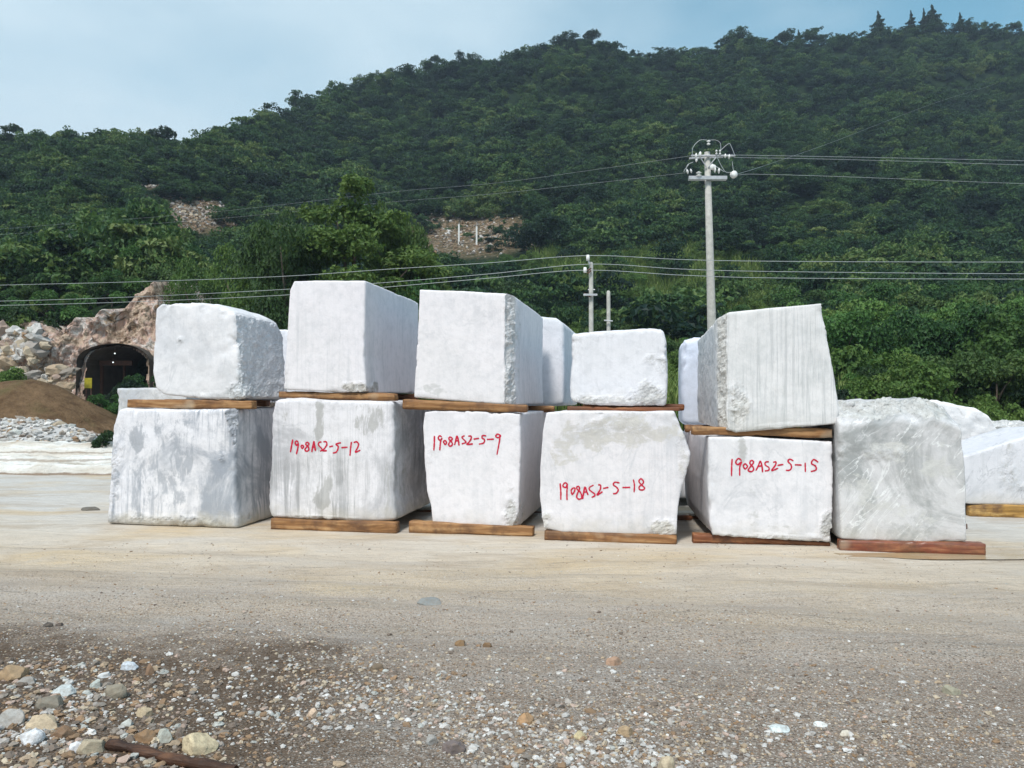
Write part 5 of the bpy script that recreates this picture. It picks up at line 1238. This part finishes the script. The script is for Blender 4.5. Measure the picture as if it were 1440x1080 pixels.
for (px, py, a, n, r) in ((996, 200.5, (0, 0, 1), 2, 0.085), (979, 220, (1, 0, 0), 1, 0.13), (984.5, 218, (1, 0.2, 0), 1, 0.13), (979.5, 226, (1, 0.2, 0), 1, 0.09), (1020, 220, (1, 0, 0), 1, 0.10), (1025.5, 221, (1, 0, 0), 1, 0.11),
                      (1007, 214, (0, 0, 1), 2, 0.05), (1012, 214, (0, 0, 1), 2, 0.05), (967, 242, (1, -0.2, 0.2), 1, 0.11), (972, 241, (1, -0.2, 0.2), 1, 0.10), (1005.5, 240, (1, 0, 0), 1, 0.12), (1011, 241, (1, 0, 0), 1, 0.12), (1002, 236, (1, 1, 0), 2, 0.12), (982, 245, (0, 0, 1), 2, 0.12), (1031.5, 246, (0.15, -1, 0), 2, 0.15)):
    mb = MB(); insul(mb, L(px, py, -0.2), a, n, r, 0.09 * n); mb.build('insulator', PORC, pole, True)
def cur(pts, n=8): return catmull(np.array(pts), n)
for pts in ([(968, 232), (962, 240), (961, 243)], [(996, 198), (1006, 198), (1012, 202), (1013, 212)], [(1013, 212), (1024, 203), (1028, 208), (1033, 221)], [(1029, 228), (1030, 238), (1032, 243)], [(973, 222), (974, 208), (984, 198), (994, 198)], [(1008, 223), (1014, 235), (1020, 243), (1030, 243)], [(964, 243), (966, 233), (974, 229)]):
    mb = MB(); mb.tube(cur([L(a, b, -0.22) for a, b in pts]), 0.010, 5, False); mb.build('jumper_wire', WIREM, pole, True)
tag(pole, 'tall leaning concrete power pole with white insulators rising behind the tilted block', 'utility pole')

def spole(px, yt, Y, r, label, name, parts):
    k = Y / F; x = (px - CX) * k; z = EYE + (HOR - yt) * k; e_ = empty(name, (x, Y, 0))
    mb = MB(); mb.tube([(0, 0, -0.2), (0, 0, z * 0.5), (0, 0, z - 0.05), (0, 0, z)], [r * 1.12, r, r * 0.9, r * 0.55], 14); mb.build('pole_shaft', CONC, e_, True)
    f = lambda a, b, dy=-0.14: np.array([(a - px) * k, dy, EYE + (HOR - b) * k])
    for p in parts:
        mb = MB()
        if p[0] == 'arm': mb.box((f(p[1], p[2]) + f(p[3], p[4])) / 2, (abs(p[3] - p[1]) * k / 2, 0.035, p[5])); mb.build('crossarm', p[6], e_)
        elif p[0] == 'ins': mb.tube([f(p[1], p[2]), f(p[1], (p[2] + p[4]) / 2), f(p[1], p[4])], [0.045, 0.06, 0.05], 10); mb.build('insulator', PORC, e_, True)
        elif p[0] == 'rod': mb.tube([f(p[1], p[2]), f(p[3], p[4])], 0.025, 6); mb.build('bracket', p[6], e_)
        else: mb.tube([(-r * 1.3, 0, f(px, p[2])[2]), (r * 1.6, -0.02, f(px, p[2])[2])], 0.02, 6); mb.build('band', STEEL, e_)
    return tag(e_, label, 'utility pole')
spole(831.5, 368, 24.0, 0.075, 'short concrete pole carrying three wires behind the upper middle blocks', 'power_pole',
      [('ins', 826.5, 359, 0, 367), ('ins', 822.5, 376.5, 0, 384), ('rod', 827, 367, 829, 372, 0, STEEL), ('rod', 823, 382, 831, 378, 0, RUST), ('rod', 826, 385, 831, 381, 0, RUST), ('arm', 820, 415, 839.5, 415, 0.03, STEEL), ('rod', 821, 413, 830, 418, 0, RUST), ('band', 0, 407)])
spole(856, 408.5, 25.0, 0.068, 'bare stub of a concrete pole right of the short wired pole', 'pole_stub', [('rod', 849, 451, 861, 452, 0, STEEL)])

# ------------------------------------------------------------------ wires
def wire(pts, Ya, Yb, label, r=0.009, p0=None, mid=None):
    P = catmull(np.array(pts, float), 10); xs0 = P[:, 0]
    if mid: Yv_ = np.interp(xs0, [m_[0] for m_ in mid], [m_[1] for m_ in mid])
    else: Yv_ = Ya + (Yb - Ya) * (xs0 - xs0[0]) / (xs0[-1] - xs0[0])
    W = np.array([at(a, b, y) for (a, b), y in zip(P, Yv_)])
    c0 = W[len(W) // 2].copy(); mb = MB(); mb.tube(W - c0, r, 5, False)
    return tag(mb.build('power_cable', WIREM, None, True, loc=tuple(c0)), label, 'cable', 'overhead power cables')
MID = [(-400, 33), (0, 30), (826, 23.86), (1440, 24), (1800, 25)]
wire([(-300, 408), (0, 401), (200, 396), (400, 388.5), (540, 379), (690, 369.5), (826.5, 359.5), (960, 365), (1100, 367.5), (1440, 368.5), (1750, 366)], 0, 0, 'topmost of the three long cables crossing above the blocks', mid=MID)
wire([(-300, 428), (0, 423.5), (200, 417), (400, 407), (540, 397.5), (690, 385), (829, 371.5), (960, 378.5), (1100, 382), (1440, 385), (1750, 384)], 0, 0, 'middle of the three long cables crossing above the blocks', mid=MID, r=0.009)
wire([(-300, 433), (0, 429.5), (200, 424), (400, 415), (540, 404), (690, 391), (822.5, 380), (960, 387), (1100, 391), (1440, 392.5), (1750, 391)], 0, 0, 'lowest of the three long cables crossing above the blocks', mid=MID)
wire([(1032, 221.5), (1150, 223.5), (1280, 227), (1440, 232), (1700, 240)], 24.8, 27, 'upper thin cable running right from the power pole', r=0.006)
wire([(1034, 218), (1150, 220), (1300, 223), (1440, 226), (1700, 232)], 24.8, 29, 'highest thin cable running right from the power pole', r=0.007)
wire([(1038, 246), (1065, 245), (1200, 249), (1421, 257.6), (1700, 266)], 24.8, 28, 'lower thin cable running right from the power pole', r=0.006)
wire([(1036, 245), (1075, 233), (1170, 200), (1300, 150), (1400, 118)], 24.8, 110, 'thin cable climbing the hillside to the right of the power pole', r=0.007)
wire([(972, 219), (840, 238), (700, 257), (551, 270), (300, 298), (0, 322), (-200, 338)], 24.8, 60, 'faint cable running left from the pole across the dark gully', r=0.005)
wire([(964, 243), (840, 257), (700, 272), (551, 284), (300, 308), (0, 330), (-200, 345)], 24.8, 60, 'lower faint cable running left from the pole across the hillside', r=0.005)

# ------------------------------------------------------------------ haze
if True:
    t = NT('haze_air'); t.t.nodes.remove(t.p)
    vol = t.n('ShaderNodeVolumePrincipled'); vol.inputs['Color'].default_value = (0.62, 0.74, 0.92, 1); vol.inputs['Density'].default_value = 0.0005; vol.inputs['Anisotropy'].default_value = 0.2
    t.l(vol.outputs[0], t.out.inputs['Volume'])
    mb = MB(); mb.box((30, 430, 99), (930, 750, 101)); hz_o = mb.build('haze', t.m); tag(hz_o, kind='stuff')
